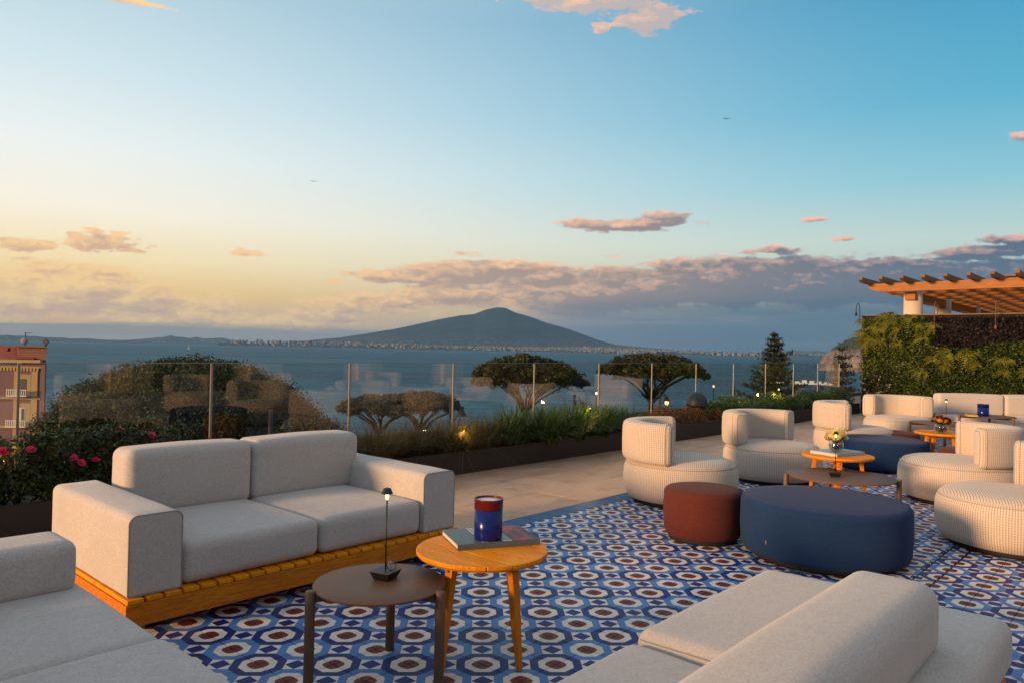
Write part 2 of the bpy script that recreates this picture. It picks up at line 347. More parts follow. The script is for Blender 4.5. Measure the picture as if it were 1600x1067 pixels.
# ------------------------------------------------------------------ mesh helpers
def tag(o, label=None, cat=None, group=None, kind=None):
    if label: o['label'] = label
    if cat: o['category'] = cat
    if group: o['group'] = group
    if kind: o['kind'] = kind
    return o
def thing(name, label, cat, loc=(0, 0, 0), rz=0., group=None):
    o = bpy.data.objects.new(name, None); col.objects.link(o); o.empty_display_size = .1
    o.location = loc; o.rotation_euler = (0, 0, rz)
    return tag(o, label, cat, group)
def link(name, me, parent=None, loc=(0, 0, 0), rot=(0, 0, 0)):
    o = bpy.data.objects.new(name, me); col.objects.link(o); o.location = loc; o.rotation_euler = rot
    if parent is not None: o.parent = parent
    return o
def fast(name, V, F, mat=None, smooth=False):
    """V (n,3) array, F (m,k) array of equal-size faces"""
    V = np.asarray(V, dtype=np.float32); F = np.asarray(F, dtype=np.int32)
    me = bpy.data.meshes.new(name); k = F.shape[1]
    me.vertices.add(len(V)); me.vertices.foreach_set('co', V.ravel())
    me.loops.add(F.size); me.loops.foreach_set('vertex_index', F.ravel())
    me.polygons.add(len(F)); me.polygons.foreach_set('loop_start', np.arange(0, F.size, k, dtype=np.int32))
    me.polygons.foreach_set('loop_total', np.full(len(F), k, dtype=np.int32))
    me.polygons.foreach_set('use_smooth', np.full(len(F), bool(smooth), dtype=bool))
    me.update(); me.validate()
    if mat: me.materials.append(mat)
    return me
class MB:
    """collects polygons of any size; builds one mesh"""
    def __init__(s): s.v = []; s.f = []; s.sm = []
    def add(s, V, F, smooth=False, M=None):
        o = len(s.v)
        for v in V:
            v = Vector(v)
            if M is not None: v = M @ v
            s.v.append(v[:])
        for f in F: s.f.append(tuple(i + o for i in f)); s.sm.append(smooth)
        return s
    def box(s, c, h, rz=0., M=None):
        x, y, z = h; V = [(-x, -y, -z), (x, -y, -z), (x, y, -z), (-x, y, -z), (-x, -y, z), (x, -y, z), (x, y, z), (-x, y, z)]
        F = [(0, 3, 2, 1), (4, 5, 6, 7), (0, 1, 5, 4), (1, 2, 6, 5), (2, 3, 7, 6), (3, 0, 4, 7)]
        return s.add(V, F, False, (M or Matrix.Identity(4)) @ Matrix.Translation(c) @ Matrix.Rotation(rz, 4, 'Z'))
    def bb(s, a, b): return s.box(((a[0] + b[0]) / 2, (a[1] + b[1]) / 2, (a[2] + b[2]) / 2), (abs(b[0] - a[0]) / 2, abs(b[1] - a[1]) / 2, abs(b[2] - a[2]) / 2))
    def lathe(s, prof, n=32, c=(0, 0, 0), smooth=True, M=None, caps=True):
        V = []; F = []
        for r, z in prof:
            for i in range(n):
                a = 2 * math.pi * i / n; V.append((c[0] + r * math.cos(a), c[1] + r * math.sin(a), c[2] + z))
        for j in range(len(prof) - 1):
            for i in range(n):
                k = (i + 1) % n; F.append((j * n + i, j * n + k, (j + 1) * n + k, (j + 1) * n + i))
        if caps:
            F.append(tuple(reversed(range(n)))); F.append(tuple((len(prof) - 1) * n + i for i in range(n)))
        return s.add(V, F, smooth, M)
    def tube(s, pts, rad, n=6, smooth=True):
        pts = [Vector(p) for p in pts]
        if not hasattr(rad, '__len__'): rad = [rad] * len(pts)
        V = []; F = []; up = Vector((0, 0, 1)); prev = None
        for i, p in enumerate(pts):
            d = (pts[min(i + 1, len(pts) - 1)] - pts[max(i - 1, 0)]).normalized()
            if prev is None:
                a = d.cross(up if abs(d.z) < .95 else Vector((1, 0, 0))).normalized()
            else:
                a = (prev - d * prev.dot(d)).normalized()
            prev = a; b = d.cross(a)
            for k in range(n):
                t = 2 * math.pi * k / n; q = p + (a * math.cos(t) + b * math.sin(t)) * rad[i]; V.append(q[:])
        for i in range(len(pts) - 1):
            for k in range(n):
                k2 = (k + 1) % n; F.append((i * n + k, i * n + k2, (i + 1) * n + k2, (i + 1) * n + k))
        F.append(tuple(reversed(range(n)))); F.append(tuple((len(pts) - 1) * n + k for k in range(n)))
        return s.add(V, F, smooth)
    def mesh(s, name, mat=None, bevel=0., auto=False):
        me = bpy.data.meshes.new(name); me.from_pydata(s.v, [], s.f)
        me.polygons.foreach_set('use_smooth', s.sm); me.update()
        if bevel:
            bm = bmesh.new(); bm.from_mesh(me); bmesh.ops.remove_doubles(bm, verts=bm.verts, dist=1e-5)
            es = [e_ for e_ in bm.edges if len(e_.link_faces) == 2 and e_.calc_face_angle(0) > .5]
            bmesh.ops.bevel(bm, geom=es, offset=bevel, segments=2, profile=.6, affect='EDGES', clamp_overlap=True)
            bm.to_mesh(me); bm.free()
        if mat: me.materials.append(mat)
        return me
    def build(s, name, mat, parent=None, loc=(0, 0, 0), rot=(0, 0, 0), bevel=0.):
        return link(name, s.mesh(name, mat, bevel), parent, loc, rot)

def fbm2(x, y, seed=0, oct_=5):
    o = np.zeros_like(x); a = 1.; r_ = np.random.default_rng(seed)
    for i in range(oct_):
        for _ in range(3):
            t = r_.uniform(0, 6.28); ph = r_.uniform(0, 6.28); o = o + a * np.sin((x * math.cos(t) + y * math.sin(t)) * 2 ** i + ph) / 3
        a *= .55
    return o
def cushion(hx, hy, hz, r, bulge=(0, 0, 0), k=4, m=18, wrinkle=0., seed=0):
    """soft-edged upholstered block centred on 0"""
    def axis(h):
        a = np.linspace(-h, -(h - r), k + 1)[:-1]; b = np.linspace(-(h - r), h - r, m + 1); c = np.linspace(h - r, h, k + 1)[1:]
        return np.concatenate([a, b, c])
    ax = [axis(h) for h in (hx, hy, hz)]; H = (hx, hy, hz)
    Vs = []; Fs = []; off = 0
    for d in range(3):
        u, v = [(1, 2), (2, 0), (0, 1)][d]
        for sg in (-1, 1):
            U, W = np.meshgrid(ax[u], ax[v], indexing='ij'); n1, n2 = U.shape
            p = np.zeros((n1, n2, 3)); p[..., u] = U; p[..., v] = W; p[..., d] = sg * H[d]
            idx = np.arange(n1 * n2).reshape(n1, n2) + off
            q = np.stack([idx[:-1, :-1], idx[1:, :-1], idx[1:, 1:], idx[:-1, 1:]], -1).reshape(-1, 4)
            if sg < 0: q = q[:, ::-1]
            Vs.append(p.reshape(-1, 3)); Fs.append(q); off += n1 * n2
    V = np.concatenate(Vs); F = np.concatenate(Fs)
    hh = np.array(H) - r; q = np.clip(V, -hh, hh); d = V - q; L = np.linalg.norm(d, axis=1, keepdims=True); L[L == 0] = 1
    V2 = q + d / L * r
    n = V2 / np.array(H)
    for a in range(3):
        o1, o2 = [(1, 2), (2, 0), (0, 1)][a]
        V2[:, a] += np.clip(n[:, a] * 1.6, -1, 1) * bulge[a] * (1 - np.clip(n[:, o1] ** 2, 0, 1)) * (1 - np.clip(n[:, o2] ** 2, 0, 1))
    if wrinkle:
        s_ = seed * 1.7
        wv = fbm2(V2[:, 0] * 5 + s_, V2[:, 1] * 5 + V2[:, 2] * 4, int(seed) + 40, 4)
        V2 = V2 + wrinkle * 1.6 * wv[:, None] * np.stack([n[:, 0] ** 3, n[:, 1] ** 3, n[:, 2] ** 3], 1)
    key = np.round(V2, 5); _, first, inv = np.unique(key, axis=0, return_index=True, return_inverse=True)
    inv = inv.reshape(-1)
    return V2[first], inv[F]
def cush_obj(name, a, b, r, mat, parent, bulge=(0, 0, 0), seed=0, wr=0.):
    a = np.array(a); b = np.array(b); c = (a + b) / 2; h = np.abs(b - a) / 2
    V, F = cushion(*h, min(r, *(h * .98)), bulge, wrinkle=wr, seed=seed)
    return link(name, fast(name, V, F, mat, True), parent, tuple(c))
def copy_tree(o, parent=None):
    c = o.copy(); col.objects.link(c)
    if parent is not None: c.parent = parent
    for ch in list(o.children): copy_tree(ch, c)
    return c
def quads(C, N1, N2):
    """rhombus leaves at centres C with half-axes N1 (long) and N2 (wide)"""
    V = np.stack([C - N1, C + N2 - N1 * .1, C + N1, C - N2 - N1 * .1], 1).reshape(-1, 3)
    F = np.arange(len(C) * 4).reshape(-1, 4); return V, F
def rand_dirs(n): v = rng.normal(size=(n, 3)); return v / np.linalg.norm(v, axis=1, keepdims=True)
def leafset(C, ln, wd, up=None, spread=1.):
    n = len(C); a = rand_dirs(n) * spread
    if up is not None: a = a + np.asarray(up)
    a /= np.linalg.norm(a, axis=1, keepdims=True) + 1e-9
    b = np.cross(a, rand_dirs(n)); b /= np.linalg.norm(b, axis=1, keepdims=True) + 1e-9
    s = rng.uniform(.6, 1.25, (n, 1)); return quads(C, a * ln * s, b * wd * s)

# ================================================================== THE SETTING
SEA_Z = -32.0
def dirv(a): return math.cos(R(a)), math.sin(R(a))
# sea
m, nt, b = newmat('sea_water'); p = pos(nt)
pv = nt.node('ShaderNodeMapping'); pv.inputs['Rotation'].default_value = (0, 0, R(-42)); nt.l.new(p, pv.inputs[0]); p = pv.outputs[0]
w1 = nt.noise(nt.vm('MULTIPLY', p, (.22, .06, 1)), 1., 6., .68, .4)
w2 = nt.noise(nt.vm('MULTIPLY', p, (.050, .012, 1)), 1., 6., .65, .3)
w3 = nt.noise(nt.vm('MULTIPLY', p, (.003, .0007, 1)), 1., 5., .6)
c = nt.mix(nt.ss(w3, .35, .65), (.004, .055, .105, 1), (.008, .095, .150, 1))
ripple_glint = nt.ss(nt.m('ADD', nt.m('MULTIPLY', w1, .6), nt.m('MULTIPLY', w2, .4)), .51, .585)
c = nt.mix(nt.m('MULTIPLY', ripple_glint, .60), c, (.12, .25, .33, 1))  # wave highlights painted into the water colour as paler ripple streaks
P_(b, nt, c, nt.mr(w3, .35, .65, .30, .42), 0., .12)
bump(nt, b, nt.m('ADD', nt.m('MULTIPLY', w1, 1.0), nt.m('MULTIPLY', w2, 2.2)), 1.0, 3.0)
nrm = b.inputs['Normal'].links[0].from_socket
df = nt.node('ShaderNodeBsdfDiffuse'); nt.put(df.inputs[0], c); gs = nt.node('ShaderNodeBsdfGlossy'); gs.inputs['Roughness'].default_value = .32; nt.l.new(nrm, gs.inputs['Normal'])
mx = nt.node('ShaderNodeMixShader'); mx.inputs[0].default_value = .11; nt.l.new(df.outputs[0], mx.inputs[1]); nt.l.new(gs.outputs[0], mx.inputs[2]); nt.l.new(mx.outputs[0], nt.n['Material Output'].inputs[0])
SEA = m
S = 34000
V = [(-6000, -6000, SEA_Z), (S, -6000, SEA_Z), (S, S, SEA_Z), (-6000, S, SEA_Z)]
tag(link('sea', fast('sea', V, [(0, 1, 2, 3)], SEA)), kind='structure')

def grid_mesh(name, X, Y, Z, mat, smooth=True):
    n1, n2 = X.shape; idx = np.arange(n1 * n2).reshape(n1, n2)
    F = np.stack([idx[:-1, :-1], idx[1:, :-1], idx[1:, 1:], idx[:-1, 1:]], -1).reshape(-1, 4)
    return fast(name, np.stack([X, Y, Z], -1).reshape(-1, 3), F, mat, smooth)
# mountain across the bay
m, nt, b = newmat('mountain_slopes'); p = pos(nt)
n = nt.noise(p, .0014, 8., .65); z = nt.sep(p)[2]
c = nt.mix(nt.ss(n, .4, .62), (.010, .024, .034, 1), (.026, .040, .050, 1))
c = nt.mix(nt.m('MULTIPLY', nt.ss(nt.noise(p, .012, 3., .6), .52, .66), nt.m('SUBTRACT', 1., nt.ss(z, 60., 420.))), c, (.20, .19, .19, 1))
P_(b, nt, c, .95, 0., .1); MOUNT = m
prof = [(62, 0), (59.59, 0.00139), (55.45, 0.0108), (54.22, 0.01473), (51.5, 0.02354), (48.69, 0.03497), (46.24, 0.04452), (45.25, 0.0465), (44.42, 0.0525), (43.53, 0.0559), (42.88, 0.05527), (42.08, 0.0490), (40.88, 0.0435), (39.59, 0.03567), (37.9, 0.02849), (36.71, 0.02112), (35.67, 0.01457), (34.39, 0.00898), (29.59, 0.00298), (26.33, 0.00077), (24, 0)]
pa = np.array([q[0] for q in prof][::-1]); pt = np.array([q[1] for q in prof][::-1])
A = np.linspace(23, 63, 260); Dd = np.linspace(15200, 27000, 70); AA, DD = np.meshgrid(A, Dd, indexing='ij')
pr = np.interp(AA, pa, pt) * 21000 * np.cos(np.radians(AA - 42.3)) / np.cos(np.radians(AA - 42.3)) ** 0
t_ = (DD - 15200) / (21000 - 15200)
shape = np.where(t_ < 1, np.clip(t_, 0, 1) ** 1.6, np.clip(1 - (t_ - 1) * .9, 0, 1))
XX = DD * np.cos(np.radians(AA)); YY = DD * np.sin(np.radians(AA))
rough = fbm2(XX / 900, YY / 900, 3, 6)
ZZ = pr * shape * (1 + .05 * rough * (1 - np.exp(-((t_ - 1) / .25) ** 2))) + 55 * np.clip(t_ * 6, 0, 1) * (1 + .3 * rough) + SEA_Z - 3
tag(link('volcano', grid_mesh('volcano', XX, YY, ZZ, MOUNT)), kind='structure')
# low coast and far hills
def coast(name, a0, a1, D0, depth, hfun, seed, mat=MOUNT):
    A = np.linspace(a0, a1, 160); Dd = np.linspace(0, depth, 14); AA, DD = np.meshgrid(A, Dd, indexing='ij'); t_ = DD / depth
    H = hfun(AA) * np.sin(np.clip(t_, 0, 1) * math.pi) ** .8 * (1 + .25 * fbm2(AA * 2.1, t_ * 3, seed)); Dw = D0 + DD + 300 * fbm2(AA * .8, AA * 0, seed + 1)
    X = Dw * np.cos(np.radians(AA)); Y = Dw * np.sin(np.radians(AA))
    tag(link(name, grid_mesh(name, X, Y, H + SEA_Z - 2, mat)), kind='structure')
coast('coast', 8, 64, 15000, 2600, lambda a: 55 + 25 * np.sin(a * .7), 5)
coast('coast', 64, 84, 22000, 4000, lambda a: 50 + np.clip(a - 66, 0, 20) * 7, 9)
coast('hills', 60, 72, 29500, 3000, lambda a: 40 + 200 * np.exp(-((a - 67.2) / 2.2) ** 2) + 170 * np.exp(-((a - 64.2) / 1.8) ** 2), 12)
coast('hills', 8, 36, 24500, 6000, lambda a: 120 + 60 * np.sin(a * .33 + 1.2), 15)
# towns along the far shore
n = 2600; a = rng.uniform(12, 63, n); a = np.where(rng.random(n) < .7, rng.normal(41, 7.5, n), a); a = np.clip(a, 10, 63)
D = 15350 + np.abs(rng.normal(0, 1, n)) * 900 * np.clip((a - 20) / 20, .25, 1.3)
X = D * np.cos(np.radians(a)); Y = D * np.sin(np.radians(a)); hb = np.interp(a, pa, pt) * 0 + SEA_Z
hw = rng.uniform(8, 26, n); hh = rng.uniform(8, 20, n); zb = SEA_Z + 22 + 70 * np.clip((D - 15300) / 1500, 0, 1) + 30 * np.clip((D - 15300) / 300, 0, 1)
cube = np.array([(-1, -1, -2), (1, -1, -2), (1, 1, -2), (-1, 1, -2), (-1, -1, 1), (1, -1, 1), (1, 1, 1), (-1, 1, 1)], float)
fq = np.array([(4, 5, 6, 7), (0, 1, 5, 4), (1, 2, 6, 5), (2, 3, 7, 6), (3, 0, 4, 7)])
V = (cube[None] * np.stack([hw, hw, hh], 1)[:, None] + np.stack([X, Y, zb], 1)[:, None]).reshape(-1, 3)
F = (fq[None] + (np.arange(n) * 8)[:, None, None]).reshape(-1, 4)
m, nt, b = newmat('far_town_walls'); P_(b, nt, nt.mix(island(nt), (.06, .068, .07, 1), (.21, .20, .19, 1)), .9); TOWN = m
tag(link('far_town', fast('far_town', V, F, TOWN)), 'pale houses of the towns along the far shore below the volcano', 'town', kind='stuff')

# headland with a cliff, right of the bay
m, nt, b = newmat('cliff_rock'); p = pos(nt); z = nt.sep(p)[2]; n = nt.noise(p, .03, 8., .7)
strata = nt.noise(nt.vm('MULTIPLY', p, (.02, .02, .10)), 1., 6., .65)
c = nt.mix(nt.ss(strata, .38, .62), (.13, .10, .085, 1), (.27, .215, .18, 1))
gz = nt.ss(nt.m('ADD', z, nt.m('MULTIPLY', n, 30.)), 30., 38.)
c = nt.mix(gz, c, nt.mix(nt.ss(nt.noise(p, .12, 5.), .4, .6), (.030, .042, .026, 1), (.07, .085, .05, 1)))
P_(b, nt, c, .95, 0., .1); bump(nt, b, nt.m('ADD', strata, n), 1., 6.); ROCK = m
A = np.linspace(19.75, 4, 150); tt = np.concatenate([np.linspace(0, .25, 40), np.linspace(.26, 1, 26)]); AA, TT = np.meshgrid(A, tt, indexing='ij')
ed = np.clip((19.72 - AA) / 2.2, 0, 1)
Ht = (97 * ed ** .55 + 55 * np.clip((17.4 - AA) / 9, 0, 1))
prz = np.where(TT < .25, (TT / .25) ** .75 * .62, .62 + .38 * (np.clip(TT - .25, 0, 1) / .75) ** .8) * Ht
Dw = 1830 + TT * 700 * (.3 + .7 * np.clip(TT * 3, 0, 1)) + 26 * fbm2(AA * 5, prz / 40, 21, 5) + 9 * fbm2(AA * 22, prz / 12, 22, 4) + 60 * np.clip((AA - 18.9), 0, 1)
prz = prz + 4.5 * fbm2(AA * 9, TT * 14, 23, 5) * np.clip(TT * 5, 0, 1) * ed
tag(link('headland', grid_mesh('headland', Dw * np.cos(np.radians(AA)), Dw * np.sin(np.radians(AA)), prz + SEA_Z - 1, ROCK)), kind='structure')

# cliff-top garden below the terrace
GZ = -12.0
m, nt, b = newmat('garden_ground'); p = pos(nt)
P_(b, nt, nt.mix(nt.noise(p, .5, 6.), (.02, .025, .012, 1), (.06, .06, .035, 1)), .95); bump(nt, b, nt.noise(p, 2., 5.), .6, .2); GARD = m
pts = [(-60, -40), (140, -40), (130, 20), (112, 33), (70, 44), (52, 62), (36, 90), (30, 118), (-60, 125)]
V = [(x, y, GZ) for x, y in pts] + [(x + 6, y + 6, SEA_Z - 2) for x, y in pts]
mb = MB(); nn = len(pts); mb.add(V, [tuple(range(nn))] + [(i, (i + 1) % nn, (i + 1) % nn + nn, i + nn)[::-1] for i in range(nn)])
tag(mb.build('garden_terrain', GARD), kind='structure')
# shrubs on the cliff edge
def blob_cloud(c, r, n, squash=1.):
    d = rand_dirs(n); u = rng.random((n, 1)) ** .4
    return np.array(c) + d * u * np.array(r)
SHRUB = leafmat('dark_shrub_leaves', (.018, .028, .012, 1), (.060, .070, .026, 1))

# ---------------- terrace slab, paving and cement tiles
mb = MB(); mb.bb((-8, -9, -.45), (34, 6.95, -.018)); tag(mb.build('terrace', GROUT), kind='structure')
def vis_dist(x, y):
    d = Vector((x, y, -1.45)); c = Matrix(CAMR).transposed() @ d
    if c.z > -.3: return None
    px = 800 + 1155 * c.x / -c.z; py = 533.5 - 1155 * c.y / -c.z
    return d.length if (-60 < px < 1660 and 540 < py < 1130) else None
# hidden mostly by sofas: rough boxes in plan
hid = [(1.45, 3.8, 3.6, 5.0), (-.2, 1.5, 1.1, 3.8), (.5, .55, 3.5, 1.45)]
cells = []
NX0, NX1 = -14, 56; NY0, NY1 = -21, 4
for i in range(NX0, NX1):
    for j in range(NY0, NY1):
        x = TX0 + i * TP; y = TY0 + j * TP
        d = vis_dist(x + TP / 2, y + TP / 2)
        if any(a < x and x + TP < c and b < y and y + TP < e_ for a, b, c, e_ in hid): d = None
        cells.append((d if d else 1e3 + i, i, j))
cells.sort()
floor = thing('patterned_floor', None, None); floor['kind'] = 'structure'
def tile_verts(w, d, z1=0., z0=-.02):
    e_ = .0018
    return [(-w, -d, z0), (w, -d, z0), (w, d, z0), (-w, d, z0), (-w, -d, z1 - e_), (w, -d, z1 - e_), (w, d, z1 - e_), (-w, d, z1 - e_), (-w + e_, -d + e_, z1), (w - e_, -d + e_, z1), (w - e_, d - e_, z1), (-w + e_, d - e_, z1)]
TF = [(0, 1, 5, 4), (1, 2, 6, 5), (2, 3, 7, 6), (3, 0, 4, 7), (4, 5, 9, 8), (5, 6, 10, 9), (6, 7, 11, 10), (7, 4, 8, 11), (8, 9, 10, 11)]
tw = TP / 2 - .0017
tm = fast('floor_tile', tile_verts(tw, tw), TF, TILE)
rest_V = []; rest_F = []
DRJ = -8     # the tile row cut by the drain slots
k = 0
for d, i, j in cells:
    x = TX0 + (i + .5) * TP; y = TY0 + (j + .5) * TP; zz = rnd.uniform(-.0006, .0006); tl = (rnd.uniform(-.0012, .0012), rnd.uniform(-.0012, .0012))
    if j == DRJ:
        V = [(x + a, TY0 + j * TP + .068 + b_, c_) for a, b_, c_ in tile_verts(tw, .054)] ; sets = [V, [(x + a, TY0 + j * TP + .186 + b_, c_) for a, b_, c_ in tile_verts(tw, .052)]]
        for V in sets:
            rest_F += [tuple(q + len(rest_V) for q in f) for f in TF]; rest_V += V
        continue
    if k < 296 and d < 900:
        o = link('floor_tile', tm, floor, (x, y, zz)); o.rotation_euler = (tl[0], tl[1], 0); k += 1
    else:
        V = [(x + a, y + b_, c_ + zz) for a, b_, c_ in tile_verts(tw, tw)]
        rest_F += [tuple(q + len(rest_V) for q in f) for f in TF]; rest_V += V
tag(link('floor_tiles', fast('floor_tiles', rest_V, rest_F, TILE), floor), kind='stuff')
dr = MB(); dr.bb((-1, TY0 + DRJ * TP + .002, -.03), (16.1, TY0 + DRJ * TP + .013, -.006)); dr.bb((-1, TY0 + DRJ * TP + .123, -.03), (16.1, TY0 + DRJ * TP + .133, -.006))
dr.build('drain_slot', BLACK, floor)
bm_ = fast('border_tile', tile_verts(TP / 2 - .0015, .095 - .0012), TF, BORDER)
for i in range(-7, NX1): link('border_tile', bm_, floor, (TX0 + (i + .5) * TP, 4.06 + .096, rnd.uniform(-.0005, .0005)))
paving = thing('stone_paving', None, None); paving['kind'] = 'structure'
SL = 1.29
mb = MB(); mb.bb((-7.9, 4.253, -.0175), (33.9, 6.94, -.012)); mb.bb((TX0 + NX1 * TP, -8.9, -.0175), (33.9, 4.252, -.012)); mb.build('joint_bed', SOIL, paving)
def slab(x0, y0, x1, y1):
    mw, md = (x1 - x0) / 2 - .0032, (y1 - y0) / 2 - .0032
    key = (round(mw, 3), round(md, 3))
    if key not in slab.c: slab.c[key] = fast('paving_slab', tile_verts(mw, md), TF, STONE)
    link('paving_slab', slab.c[key], paving, ((x0 + x1) / 2, (y0 + y1) / 2, rnd.uniform(-.0008, .0008)))
slab.c = {}
x = -3.2; kk = 0
while x < 27:
    slab(x, 4.254, x + SL, 4.894); slab(x + .6, 4.894, x + .6 + SL, 5.54); slab(x + .3, 5.54, x + .3 + SL, 6.19); x += SL
x = TX0 + NX1 * TP
yy = -6.2
while yy < 4.2:
    xx = x
    while xx < 26: slab(xx, yy, xx + SL, min(yy + .65, 4.254)); xx += SL
    yy += .65

# ---------------- planters along the edge
def planter_box(x0, x1, label):
    t = thing('planter', label, 'planter', ((x0 + x1) / 2, 6.6, 0), 0, 'long steel planters along the terrace edge')
    h = (x1 - x0) / 2 - .004; mb = MB()
    mb.box((0, -.41, .128), (h, .006, .128)); mb.box((0, .34, .128), (h, .006, .128)); mb.box((-h + .006, -.035, .128), (.006, .369, .128)); mb.box((h - .006, -.035, .128), (.006, .369, .128))
    mb.build('side_panel', PLANTER, t)
    mb = MB(); mb.box((0, -.385, .259), (h, .03, .003)); mb.build('rim', PLANTER, t)
    mb = MB(); mb.box((0, -.035, .1), (h - .014, .36, .1)); mb.build('soil', SOIL, t)
    return t
planter_box(-2.0, 1.3, 'dark steel planter under the rose bushes at far left'); planter_box(1.3, 5.1, 'dark steel planter hidden behind the large grey sofa')
planter_box(5.1, 9.9, 'dark steel planter under the wispy grass and strappy clumps'); planter_box(9.9, 14.0, 'dark steel planter holding the orange brown shrub'); planter_box(14.0, 20.2, 'far dark steel planter reaching the living wall')

# lower roof strip with dark coping beyond the railing
mb = MB(); mb.bb((-8, 6.97, -.4), (60, 9.86, -.12)); tag(mb.build('gravel_roof', ROOFSLAB), kind='structure')
mb = MB(); mb.bb((-8, 9.87, -.6), (60, 10.05, -.01)); o = mb.build('parapet_wall', KERB, bevel=.01)
tag(o, 'low black coping wall beyond the glass railing', 'wall')
mb = MB(); mb.bb((-8, 6.96, -9), (60, 10.04, -.61)); mb.bb((-8, -9, -12), (34, 6.94, -.46)); tag(mb.build('lower_hotel', HOTELW), 'plain hotel storeys under the terrace', 'building')

# ---------------- glass railing
t = thing('glass_railing', 'frameless glass railing with slim steel posts along the terrace edge', 'railing', (0, 6.75, 0))
pxs = [1.69 + 1.5525 * i for i in range(-2, 13)]
pm = MB().box((0, 0, .635), (.010, .008, .63)).mesh('post', STEEL, .002)
for x in pxs: link('post', pm, t, (x, 0, 0))
gm = MB().box((0, 0, .745), (1.5525 / 2 - .018, .005, .520)).mesh('glass_pane', FGLASS)
for x in pxs[:-1]: link('glass_pane', gm, t, (x + 1.5525 / 2, 0, 0))
em = MB().box((0, 0, 1.268), (1.5525 / 2 - .016, .0055, .0025)).mesh('edge_strip', simple('glass_edge', (.16, .17, .15, 1), .2))
for x in pxs[:-1]: link('edge_strip', em, t, (x + 1.5525 / 2, 0, 0))

# ---------------- plants in the planters
AGA = leafmat('strap_leaf', (.030, .062, .012, 1), (.11, .17, .035, 1), (.24, .25, .09, 1), .45, .25, 3.)
GRS = leafmat('dry_grass_blade', (.060, .055, .018, 1), (.20, .13, .040, 1), (.28, .20, .09, 1), .6, .3, 2.)
ROSEL = leafmat('rose_leaf', (.010, .022, .007, 1), (.060, .088, .024, 1), (.11, .055, .028, 1), .45, .12, 5.)
PETAL = leafmat('rose_petal', (.70, .03, .10, 1), (.92, .12, .24, 1), None, .5, .3, 30.)
YPET = leafmat('yellow_petal', (.75, .50, .02, 1), (.85, .62, .06, 1), None, .5, .3, 30.)
ORNG = leafmat('russet_leaf', (.16, .06, .020, 1), (.34, .15, .045, 1), (.10, .10, .03, 1), .6, .3, 6.)
GCOV = leafmat('groundcover_leaf', (.030, .060, .016, 1), (.105, .155, .040, 1), None, .5, .25, 3.)
def blades(n, length, width, spread, droop, seg=4, base_r=.05, up=1.0):
    """arching strap leaves from one base; returns V,F"""
    th = rng.uniform(0, 2 * math.pi, n); L = length * rng.uniform(.55, 1.1, n); sp = spread * rng.uniform(.15, 1.0, n) ** .8
    br = base_r * np.sqrt(rng.random(n)); th0 = rng.uniform(0, 2 * math.pi, n)
    Vs = []
    for s in range(seg + 1):
        t = s / seg
        r = L * sp * (t + .4 * t * t); z = up * L * (t * np.sqrt(np.clip(1 - (sp * .6) ** 2, .1, 1)) - droop * sp * t ** 2.4)
        cx = br * np.cos(th0) + r * np.cos(th); cy = br * np.sin(th0) + r * np.sin(th)
        w = width * (1 - t ** 2.2) * rng.uniform(.98, 1.0, n) + width * .06
        px = -np.sin(th) * w; py = np.cos(th) * w
        Vs.append(np.stack([cx - px, cy - py, z], 1)); Vs.append(np.stack([cx + px, cy + py, z], 1))
    V = np.stack(Vs, 1); k = 2 * (seg + 1)
    F = np.array([(2 * s, 2 * s + 1, 2 * s + 3, 2 * s + 2) for s in range(seg)])
    return V.reshape(-1, 3), (F[None] + (np.arange(n) * k)[:, None, None]).reshape(-1, 4)
def plant_obj(name, V, F, mat, loc, label, cat='plant', group=None, rz=0.):
    o = link(name, fast(name, V, F, mat, False), None, loc, (0, 0, rz)); return tag(o, label, cat, group)
aga = [(6.95, 6.42, .62), (7.3, 6.58, .72), (7.62, 6.36, .68), (7.95, 6.6, .72), (8.25, 6.38, .66), (8.55, 6.62, .74), (8.85, 6.4, .68), (9.15, 6.6, .70), (9.45, 6.42, .62), (9.75, 6.58, .55)]
ords = ['first', 'second', 'third', 'fourth', 'fifth', 'sixth', 'seventh', 'eighth', 'ninth', 'tenth', 'eleventh', 'twelfth']
for i, (x, y, L) in enumerate(aga):
    V, F = blades(620, L * .84, .0095, 1.0, .50, 6, .21)
    plant_obj('strappy_clump', V, F, AGA, (x, y, .2), 'green strappy leaf clump, %s from the left in the railing planter' % ords[i], 'plant', 'strappy leaf clumps in the planter')
gr = [4.15, 4.5, 4.85, 5.2, 5.55, 5.9, 6.2, 6.5, 6.75]
for i, x in enumerate(gr):
    V, F = blades(460, .60 if i < 8 else .46, .0032, 1.0, .50, 5, .16)
    plant_obj('grass_tuft', V, F, GRS, (x, 6.46 + .1 * math.sin(i * 2.3), .2), 'wispy bronze grass tuft, %s along the planter beside the grey sofa' % ords[i], 'grass', 'bronze grass tufts')
V, F = blades(80, .55, .0035, 1.1, 1.15, 7, .05); plant_obj('trailing_grass', V, F, GRS, (6.02, 6.24, .2), 'grass tuft spilling over the planter front', 'grass')
